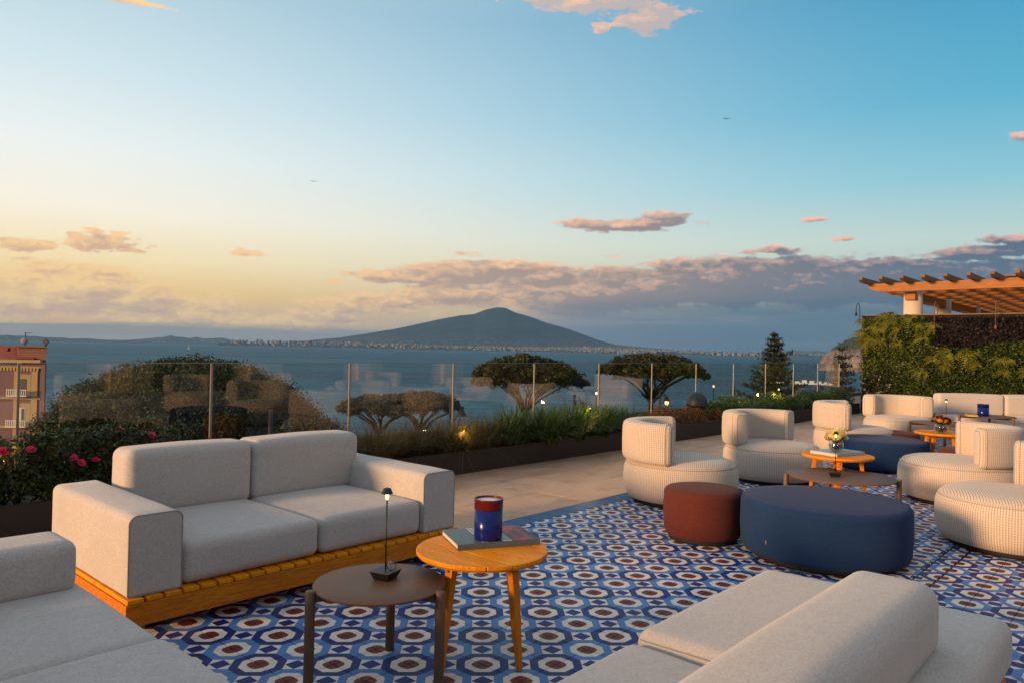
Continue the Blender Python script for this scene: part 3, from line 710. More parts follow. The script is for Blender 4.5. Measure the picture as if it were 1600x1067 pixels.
# rose bushes
def rose_bush(x, y, h, r, n, label):
    t = thing('rose_bush', label, 'rose bush', (x, y, .2), 0, 'rose bushes at the left edge')
    C = blob_cloud((0, 0, h * .52), (r, r * .62, h * .55), int(n * 1.5)); C = C[C[:, 2] > 0.02]
    C += .03 * np.sin(C * 17)
    V, F = leafset(C, .023, .012, (0, 0, .2)); link('leaves', fast('leaves', V, F, ROSEL), t)
    mb = MB()
    for q in range(9):
        a = rnd.uniform(0, 6.28); tip = (r * .9 * math.cos(a), r * .55 * math.sin(a), h * rnd.uniform(.7, 1.08)); mb.tube([(0, 0, 0), (tip[0] * .4, tip[1] * .4, tip[2] * .6), tip], [.006, .004, .002], 4)
    mb.build('stem', BARK, t); return t
rb = [(1.30, 6.45, .46, .34, 1500, 'leftmost rose bush with a yellow bloom above the dark planter'), (1.62, 6.42, .50, .32, 1700, 'rose bush with one pink bloom below the pink building'), (1.96, 6.42, .54, .33, 1900, 'rose bush carrying the cluster of pink blooms beside the sofa arm'),
      (2.30, 6.48, .56, .33, 1900, 'taller rose bush with a single high pink bloom'), (2.66, 6.48, .46, .33, 1500, 'rose bush with a pink bloom just over the sofa back'), (3.05, 6.5, .36, .36, 1400, 'rose bush in front of the leftmost tall railing post'), (3.5, 6.5, .33, .36, 1200, 'rose bush behind the middle of the grey sofa'), (0.9, 6.45, .5, .34, 900, 'rose bush at the very edge of the frame')]
bush = [rose_bush(*q) for q in rb]
def flower_mesh(n, r, mat):
    C = []; N1 = []; N2 = []
    for k in range(n):
        a = k * 2.4; u = (k / n) ** .6; d = np.array([math.cos(a) * u, math.sin(a) * u, .55 * (1 - u * .7)]); C.append(d * r * .7)
        N1.append(np.array([math.cos(a) * .5, math.sin(a) * .5, .8 - u * .8]) * r * .55); N2.append(np.array([-math.sin(a), math.cos(a), .1]) * r * .5)
    V, F = quads(np.array(C), np.array(N1), np.array(N2)); return fast('bloom', V, F, mat)
RB = flower_mesh(22, .034, PETAL); YB = flower_mesh(16, .016, YPET)
for bi, (x, y, z, s) in [(0, (1.49, 6.28, .64, 1.5)), (1, (1.67, 6.3, .64, 1.15)), (2, (1.94, 6.25, .56, 1.0)), (2, (1.98, 6.22, .52, 1.2)), (2, (2.09, 6.24, .53, 1.0)), (2, (2.11, 6.26, .57, .6)), (3, (2.31, 6.40, .735, 1.15)), (4, (2.56, 6.38, .675, 1.2))]:
    o = link('bloom', RB, bush[bi], (x - bush[bi].location.x, y - bush[bi].location.y, z - .2), (rnd.uniform(.4, 1.0), 0, rnd.uniform(-.6, .6))); o.scale = (s * 1.05,) * 3
for q in range(6):
    link('yellow_bloom', YB, bush[0], (1.55 + rnd.uniform(-.05, .07) - 1.30, 6.3 - 6.45, .64 - .2 + rnd.uniform(-.03, .04)), (.8, 0, rnd.uniform(0, 3)))
# russet shrub, groundcover
for i, (x, y, r, h) in enumerate([(10.6, 6.4, .30, .30), (11.05, 6.5, .34, .34), (11.5, 6.38, .3, .3), (11.8, 6.36, .3, .28), (12.62, 6.32, .26, .24)]):
    C = blob_cloud((0, 0, h * .5), (r, r * .7, h * .62), 750); C = C[C[:, 2] > 0]; V, F = leafset(C, .028, .010, (0, 0, 1.2))
    plant_obj('russet_shrub', V, F, ORNG, (x, y, .2), 'russet orange shrub, %s from the left beside the domed vent' % ords[i], 'shrub', 'russet shrubs')
x = 13.0; i = 0
while x < 20.0 and i < 12:
    r = .48; h = .34 + .12 * (i % 3 == 1)
    C = blob_cloud((0, 0, h * .45), (r, .42, h * .6), 2200); C = C[C[:, 2] > 0]; V, F = leafset(C, .030, .014, (0, 0, .6))
    plant_obj('low_hedge_shrub', V, F, GCOV, (x, 6.62, .18), 'low bright green shrub, %s from the domed vent towards the living wall' % ords[i], 'shrub', 'low green shrubs by the railing'); x += .68; i += 1

# domed vent
t = thing('vent', 'dark dome-capped vent standing in the planter beside the russet shrubs', 'vent', (12.14, 6.5, .12)); t.scale = (.85, .85, .82)
MB().lathe([(.17, 0), (.17, .48), (.175, .5)], 24).build('body', simple('vent_metal', (.018, .021, .020, 1), .5, 0, spec=.3), t)
MB().lathe([(.222, .46), (.228, .5), (.222, .56), (.20, .64), (.16, .71), (.10, .76), (.04, .78), (.005, .782)], 28).build('dome', simple('vent_dome', (.022, .026, .024, 1), .45, 0, spec=.4), t)

# street lamps on the path beyond
LY = 25.0
lampx = [14.3, 23.4, 32.75, 41.8, 52.4, 69.6]
litl = {3}
for i, x in enumerate(lampx):
    t = thing('street_lamp', 'black hook-armed street lamp beyond the railing, %s from the left%s' % (ords[i], ', lit' if i in litl else ''), 'street lamp', (x, LY, GZ), 0, 'hook-armed lamps along the cliff path')
    h = 11.05; MB().tube([(0, 0, 0), (0, 0, h * .8), (0, 0, h)], [.12, .10, .08], 8).build('post', BLACK, t)
    a = R(-20); mb = MB(); pts = [(0, 0, h - .9)] + [(.42 * math.sin(u) * math.cos(a) + 0, .42 * math.sin(u) * math.sin(a), h - .9 + .42 - .42 * math.cos(u)) for u in (.5, 1.2, 1.9, 2.5)]
    mb.tube(pts, .028, 6); mb.build('bracket', BLACK, t)
    lx, ly = .55 * math.cos(a), .55 * math.sin(a)
    MB().tube([(0, 0, h - .35), (lx, ly, h - .35)], .03, 6).build('arm', BLACK, t)
    MB().lathe([(.04, 0), (.10, -.05), (.13, -.14), (.24, -.30), (.25, -.33)], 14, (lx, ly, h - .38)).build('lamp_shade', BLACK, t)
    MB().lathe([(.03, -.62), (.11, -.52), (.13, -.42), (.10, -.33)], 12, (lx, ly, h - .38)).build('lantern', BULB2 if i in litl else VGLASS, t)
for i, (x, y, z) in enumerate([(34.8, 25, -.94), (50.3, 25.6, -.92), (60.7, 25, -1.39)]):
    t = thing('globe_lamp', ['small lit globe lamp between the two umbrella pines', 'small lit globe lamp left of the tall araucaria', 'small lit globe lamp in front of the tall araucaria'][i], 'street lamp', (x, y, GZ), 0, 'small lit globe lamps')
    MB().tube([(0, 0, 0), (0, 0, z - GZ - .2)], .05, 6).build('post', BLACK, t)
    MB().lathe([(.02, -.08), (.055, -.05), (.07, 0), (.055, .05), (.02, .08)], 12, (0, 0, z - GZ)).build('globe', BULB2, t)

# ================================================================== TREES
PINE = leafmat('pine_needles', (.007, .012, .005, 1), (.052, .060, .016, 1), None, .6, .12, 1.1, .25)
PINE2 = leafmat('pine_needles_big', (.006, .012, .004, 1), (.050, .070, .016, 1), None, .6, .12, 1.6, .2)
ARAU = leafmat('araucaria_needles', (.008, .014, .008, 1), (.030, .038, .020, 1), None, .6, .12, .8)
def crown_pts(Rx, H, n, seed, under=.25, lobes=9):
    """points through a flat-bottomed umbrella crown made of many clumps"""
    r_ = np.random.default_rng(seed)
    nc = max(30, int(n / 60)); a = r_.uniform(0, 2 * math.pi, nc); rr = np.sqrt(r_.random(nc)) * Rx * .94
    lob = 1 + .10 * np.sin(a * lobes + seed) + .08 * np.sin(a * 4 + 2 * seed); rr = rr * lob
    top = H * np.sqrt(np.clip(1 - (rr / (Rx * 1.06)) ** 2, .04, 1)); bot = H * under * (1 - rr / Rx) * -0.3 + H * .10 * r_.random(nc)
    z = bot + (top - bot) * r_.random(nc) ** .55
    cl = np.stack([rr * np.cos(a), rr * np.sin(a), z], 1); cr = min(H, 2.4) * r_.uniform(.12, .24, nc)
    k = r_.integers(0, nc, n); d = r_.normal(size=(n, 3)); d /= np.linalg.norm(d, axis=1, keepdims=True)
    return cl[k] + d * (cr[k] * r_.random(n) ** .30)[:, None] * np.array([1.25, 1.25, .8])
def umbrella_pine(label, x, y, ztop, R_, H, ztrunk, n, ls, seed, lean=(0, 0), fork=.35, mat=PINE, nb=14, cs=1.0, lobes=9, tr=.28):
    t = thing('umbrella_pine', label, 'pine tree', (x, y, GZ), 0, 'umbrella pines on the cliff')
    zb = ztop - GZ - H
    C = crown_pts(R_, H, n, seed, lobes=lobes) + np.array([0, 0, zb])
    V, F = leafset(C, ls, ls * .45, (0, 0, .5)); link('crown', fast('crown', V, F, mat), t)
    zf = zb - (ztop - ztrunk) * fork * 0 - R_ * .38
    mb = MB(); mb.tube([(lean[0], lean[1], 0), (lean[0] * .6, lean[1] * .6, zf * .5), (lean[0] * .2, lean[1] * .2, zf)], [tr * 1.3, tr, tr * .8], 9); mb.build('trunk', BARK, t)
    r_ = random.Random(seed)
    mb = MB()
    for k in range(nb):
        a = 2 * math.pi * k / nb + r_.uniform(-.2, .2); rr = R_ * r_.uniform(.45, .9); z1 = zb + H * r_.uniform(.02, .3)
        st = (lean[0] * .2, lean[1] * .2, zf - r_.uniform(0, .9))
        m1 = (rr * .38 * math.cos(a + .15), rr * .38 * math.sin(a + .15), zf + (z1 - zf) * .42); m2 = (rr * .72 * math.cos(a), rr * .72 * math.sin(a), zf + (z1 - zf) * .8)
        mb.tube([st, m1, m2, (rr * math.cos(a), rr * math.sin(a), z1)], [tr * .5, tr * .34, tr * .2, tr * .07], 6)
        for q in (-1, 1):
            e_ = (rr * 1.02 * math.cos(a + q * .25), rr * 1.02 * math.sin(a + q * .25), z1 + H * .1); mb.tube([m1, ((m2[0] + e_[0]) / 2, (m2[1] + e_[1]) / 2, (m2[2] + e_[2]) / 2 - .1), e_], [tr * .2, tr * .12, tr * .04], 5)
    mb.build('branch', BARK, t); return t
umbrella_pine('wide umbrella pine with a bare forked trunk, right of the volcano', 62.2, 38.2, 1.22, 4.9, 2.1, -4, 26000, .16, 3, (.2, .1), nb=15)
umbrella_pine('ragged umbrella pine standing below the volcano', 49.7, 43.4, .85, 5.0, 2.7, -5, 26000, .16, 5, (-.1, 0), nb=14, lobes=5)
umbrella_pine('low umbrella pine with two drooping crowns just right of the grey sofa', 36.65, 47.5, -2.35, 3.2, 1.5, -6, 14000, .14, 8, (.5, 0), nb=9, lobes=4)
umbrella_pine('smaller umbrella pine crowding the low one, its twisted trunk leaning', 39.2, 45.4, -2.1, 3.2, 1.6, -6, 14000, .14, 9, (-.8, .2), nb=9, lobes=3)
# the great dome of pines at left
t = thing('umbrella_pine', 'huge dense domed pine behind the grey sofa and the rose bushes', 'pine tree', (14.4, 31.9, GZ), 0, 'umbrella pines on the cliff')
n = 200000
C = crown_pts(5.75, 4.6, n, 17, under=.5, lobes=7); V, F = leafset(C + np.array([0, 0, 12.72 - 4.6]), .060, .036, (0, 0, .6)); link('crown', fast('crown', V, F, PINE2), t)
C = crown_pts(3.2, 3.0, 60000, 18, under=.5, lobes=4); V, F = leafset(C + np.array([4.1 * .67, -4.1 * .74, 11.0 - 3.4]), .060, .036, (0, 0, .6)); link('crown', fast('crown', V, F, PINE2), t)
C = crown_pts(2.6, 2.8, 50000, 19, under=.5, lobes=4); V, F = leafset(C + np.array([-4.2 * .67, 4.0 * .74, 10.7 - 3.4]), .060, .036, (0, 0, .6)); link('crown', fast('crown', V, F, PINE2), t)
mb = MB(); mb.tube([(0, 0, 0), (.2, 0, 4.5), (.1, 0, 7.2)], [.5, .4, .3], 10); mb.build('trunk', BARK, t)
mb = MB()
for k in range(18):
    a = 2 * math.pi * k / 18; rr = rnd.uniform(2.5, 4.6); mb.tube([(.1, 0, 6 + rnd.random()), (rr * .5 * math.cos(a), rr * .5 * math.sin(a), 7.0), (rr * math.cos(a + .2), rr * math.sin(a + .2), 8.6)], [.16, .1, .04], 6)
mb.build('branch', BARK, t)
# silver-leaved tree in front of it
OLIVE = leafmat('silver_leaf', (.07, .08, .08, 1), (.26, .28, .28, 1), (.02, .03, .02, 1), .4, .2, 4.)
t = thing('olive_tree', 'silvery leaved small tree glimpsed between the roses and the sofa back', 'tree', (7.0, 16.2, GZ))
C = blob_cloud((0, 0, 9.7), (2.3, 1.7, 1.1), 5000); V, F = leafset(C, .08, .013, (0, 0, .2)); link('crown', fast('crown', V, F, OLIVE), t)
MB().tube([(0, 0, 0), (.3, 0, 5), (0, .1, 9.5)], [.2, .15, .06], 8).build('trunk', BARK, t)
# araucarias
def araucaria(label, x, y, ztop, Rb, H, tiers, dens, seed, ls=.16):
    r_ = random.Random(seed); t = thing('araucaria', label, 'araucaria tree', (x, y, GZ), 0, 'tiered araucaria trees')
    zt = ztop - GZ; MB().tube([(0, 0, 0), (0, 0, zt * .6), (0, 0, zt)], [.28, .18, .02], 8).build('trunk', BARK, t)
    mb = MB(); C = []
    for k in range(tiers):
        f = (k + .3) / tiers; z = zt - H * f; rr = Rb * (f ** .72) * r_.uniform(.85, 1.12)
        nb = 7 if k > 1 else 5
        for q in range(nb):
            a = 2 * math.pi * q / nb + k * .5 + r_.uniform(-.25, .25); L = rr * r_.uniform(.65, 1.12)
            tip = Vector((L * math.cos(a), L * math.sin(a), z + .16 * L)); base = Vector((0, 0, z - .05)); mid = (base + tip) / 2 - Vector((0, 0, .10 * L))
            mb.tube([base, mid, tip], [.045, .03, .012], 4)
            n = max(8, int(dens * (L + .3)))
            for w_ in range(n):
                u = r_.random() ** .7; c = base.lerp(mid, u * 2) if u < .5 else mid.lerp(tip, u * 2 - 1)
                C.append((c.x + r_.gauss(0, .13 + .10 * u), c.y + r_.gauss(0, .13 + .10 * u), c.z + abs(r_.gauss(0, .16)) + .02))
    mb.build('branch', BARK, t); C = np.array(C); V, F = leafset(C, ls, ls * .35, (0, 0, .9)); link('foliage', fast('foliage', V, F, ARAU), t)
araucaria('tall dark pyramid-shaped araucaria right of the domed vent', 83.0, 34.8, 3.75, 4.1, 9.5, 17, 34, 4, .2)
araucaria('small open-tiered araucaria beside the living wall', 56.9, 18.7, 2.1, 2.1, 5.5, 9, 18, 6, .17)

# shrubs on the terrain visible under the coping
for i, (x, y, z, r) in enumerate([(27, 36, -6.4, 2.4), (33, 40, -7.6, 2.2), (38.5, 42, -7.6, 2.0), (22, 34, -5.2, 2.3)]):
    C = blob_cloud((0, 0, z - GZ - r), (r * 1.2, r, r), 6000); C2 = blob_cloud((0, 0, (z - GZ - r) * .5), (r, r, (z - GZ) * .5), 3000)
    V, F = leafset(np.concatenate([C, C2]), .11, .05); plant_obj('cliff_shrub', V, F, SHRUB, (x, y, GZ), 'dark bushy shrub on the cliff, %s from the left beyond the coping' % ords[i], 'shrub', 'dark shrubs on the cliff')

# ================================================================== PINK BUILDING AT LEFT
CAMR_YAW = R(42.27 - 90)
K = .0793; FD = 91.6
fx, fy = math.cos(R(42.27)), math.sin(R(42.27))
bt = thing('pink_palazzo', 'pink rendered palazzo with cream trim and a terracotta roof at far left', 'building', (fx * FD, fy * FD, 0), CAMR_YAW)
def lx(px): return (px - 800) * K
def lz(py): return 1.45 + (531 - py) * K
def pbox(name, mat, x0, x1, y0, y1, d0, d1, parent=bt, bev=0.):
    return MB().bb((lx(x0), d0, lz(y1)), (lx(x1), d1, lz(y0))).build(name, mat, parent, bevel=bev)
def plan_block(name, x0, x1, d0, d1, z0, z1, mat, parent):
    sk = (d1 - d0) * .70; V = [(x0, d0, z0), (x1, d0, z0), (x1 - sk, d1, z0), (x0 - sk, d1, z0)]; V += [(a, b_, z1) for a, b_, _ in V]
    return MB().add(V, [(3, 2, 1, 0), (4, 5, 6, 7), (0, 1, 5, 4), (1, 2, 6, 5), (2, 3, 7, 6), (3, 0, 4, 7)]).build(name, mat, parent)
plan_block('wall', lx(-160), lx(71), 0, 9, -34, lz(566), PINKW, bt)
plan_block('tower', lx(27), lx(72), .1, 4, lz(566), lz(542), ORANGEW, bt)
plan_block('tower_cap', lx(25), lx(75), -.2, 4, lz(543), lz(540.5), ORANGEW, bt)
pbox('cornice', CREAMW, -160, 67, 562, 567.5, -.45, .25)
for i in range(22): pbox('corbel', CREAMW, 62 - i * 5.2 - 3.2, 62 - i * 5.2, 575, 580, -.16, .05)
pbox('string_course', CREAMW, -160, 66, 572.5, 575, -.14, .02)
mb = MB(); mb.add([(lx(-160), -.7, lz(561)), (lx(60), -.7, lz(561)), (lx(18), 3.5, lz(545)), (lx(-160), 3.5, lz(530)), (lx(-160), 7, lz(561)), (lx(10), 7, lz(561))], [(0, 1, 2, 3), (1, 5, 2), (3, 2, 5, 4), (0, 4, 5, 1)])
mb.build('roof', TILER, bt)
for (y0, y1) in ((620.5, 624), (665, 669)): pbox('string_course', CREAMW, -160, 66, y0, y1, -.16, .02)
pbox('pilaster', CREAMW, 51, 61, 580, 700, -.13, .02); pbox('pilaster', CREAMW, 24, 28.5, 580, 700, -.10, .02)
pbox('pilaster', PINKW, 66, 72.5, 566, 720, -.12, .10)
for (wy0, wy1, by, shut) in ((592, 606, 608, True), (637, 657, 655.5, False)):
    pbox('window_surround', CREAMW, 29, 50, wy0 - 7, wy1 + 11, -.07, .02)
    wd = pbox('window', GREENSH if shut else WHITEP, 32 if shut else 31.5, 43.5 if shut else 42, wy0, wy1 + 10, -.10, .0)
    if not shut: MB().bb((lx(37), -.13, lz(wy1 + 8)), (lx(41), -.105, lz(wy0 + 1))).build('pane', GREENSH, wd)
    bal = pbox('balcony', WHITEP, 19, 50, by + 9.5, by + 11, -.95, .0)
    mb = MB()
    mb.bb((lx(19), -.95, lz(by + .9)), (lx(50), -.85, lz(by)))
    for k in range(11): mb.bb((lx(20 + k * 2.95 - .5), -.93, lz(by + 9.5)), (lx(20 + k * 2.95 + .5), -.87, lz(by + .9)))
    mb.build('railing', WHITEP, bal)
# roof clutter
MB().tube([(lx(31), 1, lz(545)), (lx(31), 1, lz(520))], .05, 5).build('antenna_mast', BLACK, bt)
MB().tube([(lx(29), 1, lz(521)), (lx(41), 1, lz(521))], .035, 5).build('antenna_arm', BLACK, bt)
o = MB().lathe([(.02, .12), (.25, .1), (.45, .02), (.52, -.08), (.5, -.1), (.25, .04), (.02, .06)], 18).build('satellite_dish', WHITEP, bt, (lx(31.5), .7, lz(533)), (R(75), 0, R(15))); o.scale = (.8,) * 3; o.data.materials[0] = simple('dish_grey', (.22, .21, .20, 1), .7)
MB().box((0, 0, 0), (.28, .12, .28)).build('chimney_cowl', BLACK, bt, (lx(65), .8, lz(534)), (0, R(45), 0))
MB().tube([(lx(65), .8, lz(541)), (lx(65), .8, lz(536))], .12, 6).build('chimney_pipe', BLACK, bt)
for px in (5, 22): MB().tube([(lx(px), 1, lz(550)), (lx(px), 1, lz(544.5))], .2, 8).build('chimney_pot', BLACK, bt)
wt = thing('pink_wing', 'low brick pink wing with a cream coping beside the pink palazzo', 'building', (fx * FD, fy * FD, 0), CAMR_YAW)
MB().bb((lx(72.8), 1.5, -34), (lx(138), 3, lz(645))).build('wall', ORANGEW, wt); MB().bb((lx(72.8), 1.2, lz(648)), (lx(142), 2, lz(644))).build('coping', CREAMW, wt)

# ferry pier, far right below
t = thing('pier_building', 'white pier with moored hulls seen low beside the araucaria', 'pier', (880, 342, SEA_Z), R(21 - 90))
MB().bb((-36, -6, -3), (40, 6, 1.6)).build('deck', WHITEP, t)
for i in range(9):
    hgt = 1.6 + (i * 7 % 4) * .6; MB().bb((-33 + i * 8, -3, 1.6), (-33 + i * 8 + 5.2, 3, hgt + 1.5)).build('cabin', WHITEP, t)
t = thing('white_villa', 'small cream villa behind the open araucaria by the living wall', 'building', (75, 24.0, GZ), R(18 - 90))
MB().bb((-1.2, 0, 0), (5, 6, 8.4)).build('wall', simple('villa_wall', (.55, .46, .36, 1), .8), t)
MB().bb((1.9, -1, 0), (3.4, -.1, 12.6)).build('chimney', simple('villa_wall', (.50, .40, .30, 1), .8, 0, .3, .8), t)
MB().bb((-1.4, -.2, 8.4), (5.2, 6.2, 8.6)).build('roof', CREAMW, t)
# sailing boat far left
t = thing('sailing_boat', 'tiny white sailing boat on the far left horizon', 'boat', (4600 * math.cos(R(65.9)), 4600 * math.sin(R(65.9)), SEA_Z), R(-24))
MB().add([(-9, -2, 0), (9, -1, 0), (11, 0, 2), (9, 1, 0), (-9, 2, 0), (-10, 0, 2)], [(0, 1, 2, 5), (5, 2, 3, 4), (0, 4, 3, 1)]).build('hull', WHITEP, t)
MB().add([(-5, .1, 3), (2, .1, 3), (2, .1, 26), (-5, -.1, 3), (2, -.1, 3), (2, -.1, 26)], [(0, 1, 2), (5, 4, 3), (0, 3, 4, 1), (1, 4, 5, 2), (2, 5, 3, 0)]).build('sail', WHITEP, t)
# birds
for i, (a, e_, lab) in enumerate([(57.58, 12.09, 'small dark bird gliding high left of the volcano'), (26.39, 17.05, 'small dark bird high in the blue sky at right')]):
    D = 95; t = thing('bird', lab, 'bird', (D * math.cos(R(a)) * math.cos(R(e_)), D * math.sin(R(a)) * math.cos(R(e_)), 1.45 + D * math.sin(R(e_))), R(a - 90 + 12 * i), 'birds in the sky')
    MB().lathe([(.002, -.24), (.035, -.12), (.05, 0), (.035, .12), (.012, .2), (.01, .25)], 8, M=Matrix.Rotation(R(90), 4, 'X')).build('body', BLACK, t)
    for s in (-1, 1):
        MB().add([(0, .08, 0), (0, -.08, 0), (s * .28, -.03, .07), (s * .28, .12, .07), (s * .58, -.1, .015), (0, .08, .012), (0, -.08, .012), (s * .28, -.03, .08), (s * .28, .12, .08)], [(0, 1, 2, 3), (3, 2, 4), (5, 8, 7, 6), (8, 4, 7), (0, 3, 8, 5), (1, 6, 7, 2), (3, 4, 8), (2, 7, 4)]).build('wing', BLACK, t)

# ================================================================== LIVING WALL AND PERGOLA
WX = 20.3
lw = thing('living_wall', 'green living wall of ferns and ivy behind the white sofa', 'green wall', (WX, 0, 0))
MB().bb((.12, -7, 0), (.42, 6.18, 2.50)).build('backing_panel', SOIL, lw)
MB().bb((.06, -7, 2.505), (.46, 6.22, 2.53)).build('coping', BRONZE, lw)
MB().bb((.10, 6.185, 0), (.44, 6.23, 2.50)).build('edge_frame', BLACK, lw)
LV = {'ivy_foliage': leafmat('ivy_leaf', (.015, .036, .007, 1), (.065, .110, .020, 1), (.15, .17, .03, 1), .5, .25, 2.2), 'light_foliage': leafmat('light_leaf', (.035, .065, .012, 1), (.12, .17, .035, 1), (.20, .21, .04, 1), .5, .3, 3.),
      'purple_foliage': leafmat('purple_leaf', (.010, .008, .011, 1), (.040, .028, .034, 1), None, .5, .2, 3.), 'dark_foliage': leafmat('dark_leaf', (.012, .022, .008, 1), (.045, .06, .02, 1), (.35, .34, .32, 1), .5, .2, 3.)}
n = 60000; y = rng.uniform(-3, 6.2, n); z = rng.uniform(.02, 2.46, n)
cl = fbm2(y * 2.2, z * 2.6, 31, 4); c2 = fbm2(y * 6., z * 6., 33, 3); thick = .08 + .22 * np.clip(.5 + .5 * fbm2(y * 3.4, z * 3.8, 35, 4), 0, 1.2)
x = .10 - thick * rng.random(n) ** .45
pur = (z > 1.82 + .18 * cl) & (y < 4.6 + .25 * c2); lig = (y > 4.7 + .5 * cl) & (z > 1.0 + .25 * cl); drk = (y > 5.35 + .3 * cl) & (z < .95 + .2 * cl)
cls = np.where(pur, 2, np.where(lig, 1, np.where(drk, 3, 0))); gap = (c2 + cl) < -1.35
for k, nm in ((0, 'ivy_foliage'), (1, 'light_foliage'), (2, 'purple_foliage'), (3, 'dark_foliage')):
    q = (cls == k) & ~gap; C = np.stack([x[q], y[q], z[q]], 1); V, F = leafset(C, .032, .018, (-.7, 0, .1)); tag(link(nm, fast(nm, V, F, LV[nm]), lw), kind='stuff')
FERN = leafmat('fern_frond', (.07, .10, .010, 1), (.24, .25, .025, 1), (.30, .19, .03, 1), .5, .35, 5.)
def fern(n, L):
    Vs = []; Fs = []; o = 0
    for k in range(n):
        a = rnd.uniform(0, 6.28); l_ = L * rnd.uniform(.6, 1.1); out_ = rnd.uniform(.3, 1)
        for s in range(7):
            t = (s + 1) / 7; cx = -l_ * t * .75 * out_; cy = math.cos(a) * l_ * t * .8; cz = (math.sin(a) * l_ * t * .7 + .05 * L) - l_ * .45 * t * t
            w_ = l_ * .22 * (1 - t * .75)
            for sg in (-1, 1):
                dy, dz = -math.sin(a) * w_ * sg, math.cos(a) * w_ * sg; e1 = l_ * .05
                Vs += [(cx, cy, cz), (cx - .01, cy + dy * .5 + math.cos(a) * e1, cz + dz * .5 + math.sin(a) * e1), (cx - .012, cy + dy, cz + dz - .01), (cx, cy + dy * .5 - math.cos(a) * e1, cz + dz * .5 - math.sin(a) * e1)]; Fs.append((o, o + 1, o + 2, o + 3)); o += 4
    return Vs, Fs
for k in range(64):
    if k < 42: y = rnd.uniform(-.5, 4.9); z = 1.34 + .14 * math.sin(y * 2.1) + rnd.uniform(-.22, .26)
    else: y = rnd.uniform(4.5, 6.25); z = rnd.uniform(1.75, 2.55)
    V, F = fern(15, rnd.uniform(.20, .32)); link('fern', fast('fern', V, F, FERN), lw, (-.10, y, z))
# gooseneck wall lamps
for i, (y, lab) in enumerate([(6.28, 'thin gooseneck lamp arching at the left end of the living wall'), (4.48, 'gooseneck lamp hanging over the middle of the living wall'), (3.22, 'gooseneck lamp over the living wall nearest the right edge')]):
    t = thing('gooseneck_lamp', lab, 'lamp', (WX + .1, y, 2.3), 0, 'gooseneck lamps over the living wall')
    pts = [(0, 0, 0), (0, 0, .38)] + [(-.15 + .15 * math.cos(a), 0, .38 + .15 * math.sin(a)) for a in (.6, 1.2, 1.8, 2.4, 3.0)] + [(-.30, 0, .2), (-.30, 0, -.05 if i else .30)]
    MB().tube(pts, .010, 6).build('stem', BRONZE if i else BLACK, t)
    MB().lathe([(.012, .0), (.03, -.05), (.028, -.1)], 10, (-.30, 0, -.05 if i else .30)).build('lamp_head', BRONZE if i else BLACK, t)

pg = thing('pergola', 'orange timber pergola on round cream columns above the living wall', 'pergola', (21.9, 0, 0))
CY = 5.54
colm = MB().lathe([(.235, 0), (.235, 3.30)], 28).mesh('column', simple('column_render', (.62, .52, .40, 1), .75))
for x in (.6, 3.97, 8.36, 11.9): link('column', colm, pg, (x, CY, 0))
for x in (.6, 3.97, 8.36, 11.9): link('column', colm, pg, (x, -4.5, 0))
def beam(name, a, b, mat, bev=.012): return MB().bb(a, b).build(name, mat, pg, bevel=bev)
for yc in (CY, -4.5): beam('cross_beam', (.28, yc - .13, 3.02), (15, yc + .13, 3.235), BEAM)
# long beams resting on them, ends cut
def longbeam(x, z0=3.24, z1=3.47):
    mb = MB(); y1, y0 = 6.52, -5.6; V = [];
    for xx in (x - .06, x + .06): V += [(xx, y0, z0), (xx, y1 - .28, z0), (xx, y1, z0 + .12), (xx, y1, z1), (xx, y0, z1)]
    mb.add(V, [(0, 1, 2, 3, 4)[::-1], (5, 6, 7, 8, 9), (0, 5, 6, 1)[::1], (1, 6, 7, 2), (2, 7, 8, 3), (3, 8, 9, 4), (4, 9, 5, 0)]); return mb.build('long_beam', BEAM, pg)
for k in range(13): longbeam(.0 + k * 1.15)
for k in range(24):
    y = 6.55 - .51 * k; z0, z1 = 3.475, 3.61
    mb = MB(); V = []
    for yy in (y - .045, y + .045): V += [(-.62, yy, z1 - .07), (-.50, yy, z0), (14.6, yy, z0), (14.6, yy, z1), (-.62, yy, z1)]
    mb.add(V, [(0, 1, 2, 3, 4), (9, 8, 7, 6, 5), (0, 5, 6, 1), (1, 6, 7, 2), (2, 7, 8, 3), (3, 8, 9, 4), (4, 9, 5, 0)]); mb.build('rafter', RAFT, pg)
t = thing('roof_pavilion', 'cream rooftop block with a dark flat roof rising behind the pergola', 'building', (37, 0, 0))
MB().bb((0, -8, 0), (6, 5.85, 4.93)).build('wall', HOTELW, t); MB().bb((-.3, -8.4, 4.935), (6.3, 6.1, 5.0)).build('roof', BLACK, t)

# ================================================================== HOTEL BEHIND THE TERRACE
ht = thing('hotel_facade', 'cream hotel front with dark windows behind the terrace, mirrored in the railing glass', 'building', (0, -8.6, 0))
MB().bb((-14, -5, -.44), (34, -.3, 3.4)).build('wall', HOTELW, ht)
for i in range(11):
    x = -12 + i * 4.2
    wdo = MB().bb((x, -.299, 0), (x + 2.4, -.24, 2.5)).build('window', HOTELG, ht)
    MB().bb((x + 1.17, -.238, 0), (x + 1.23, -.2, 2.5)).build('frame', BLACK, wdo)
    MB().bb((x - 1.25, -.298, 0), (x - .65, -.1, 3.2)).build('pier', HOTELW, ht)
MB().bb((-14, -.9, 3.405), (34, .1, 3.6)).build('cornice', HOTELW, ht)

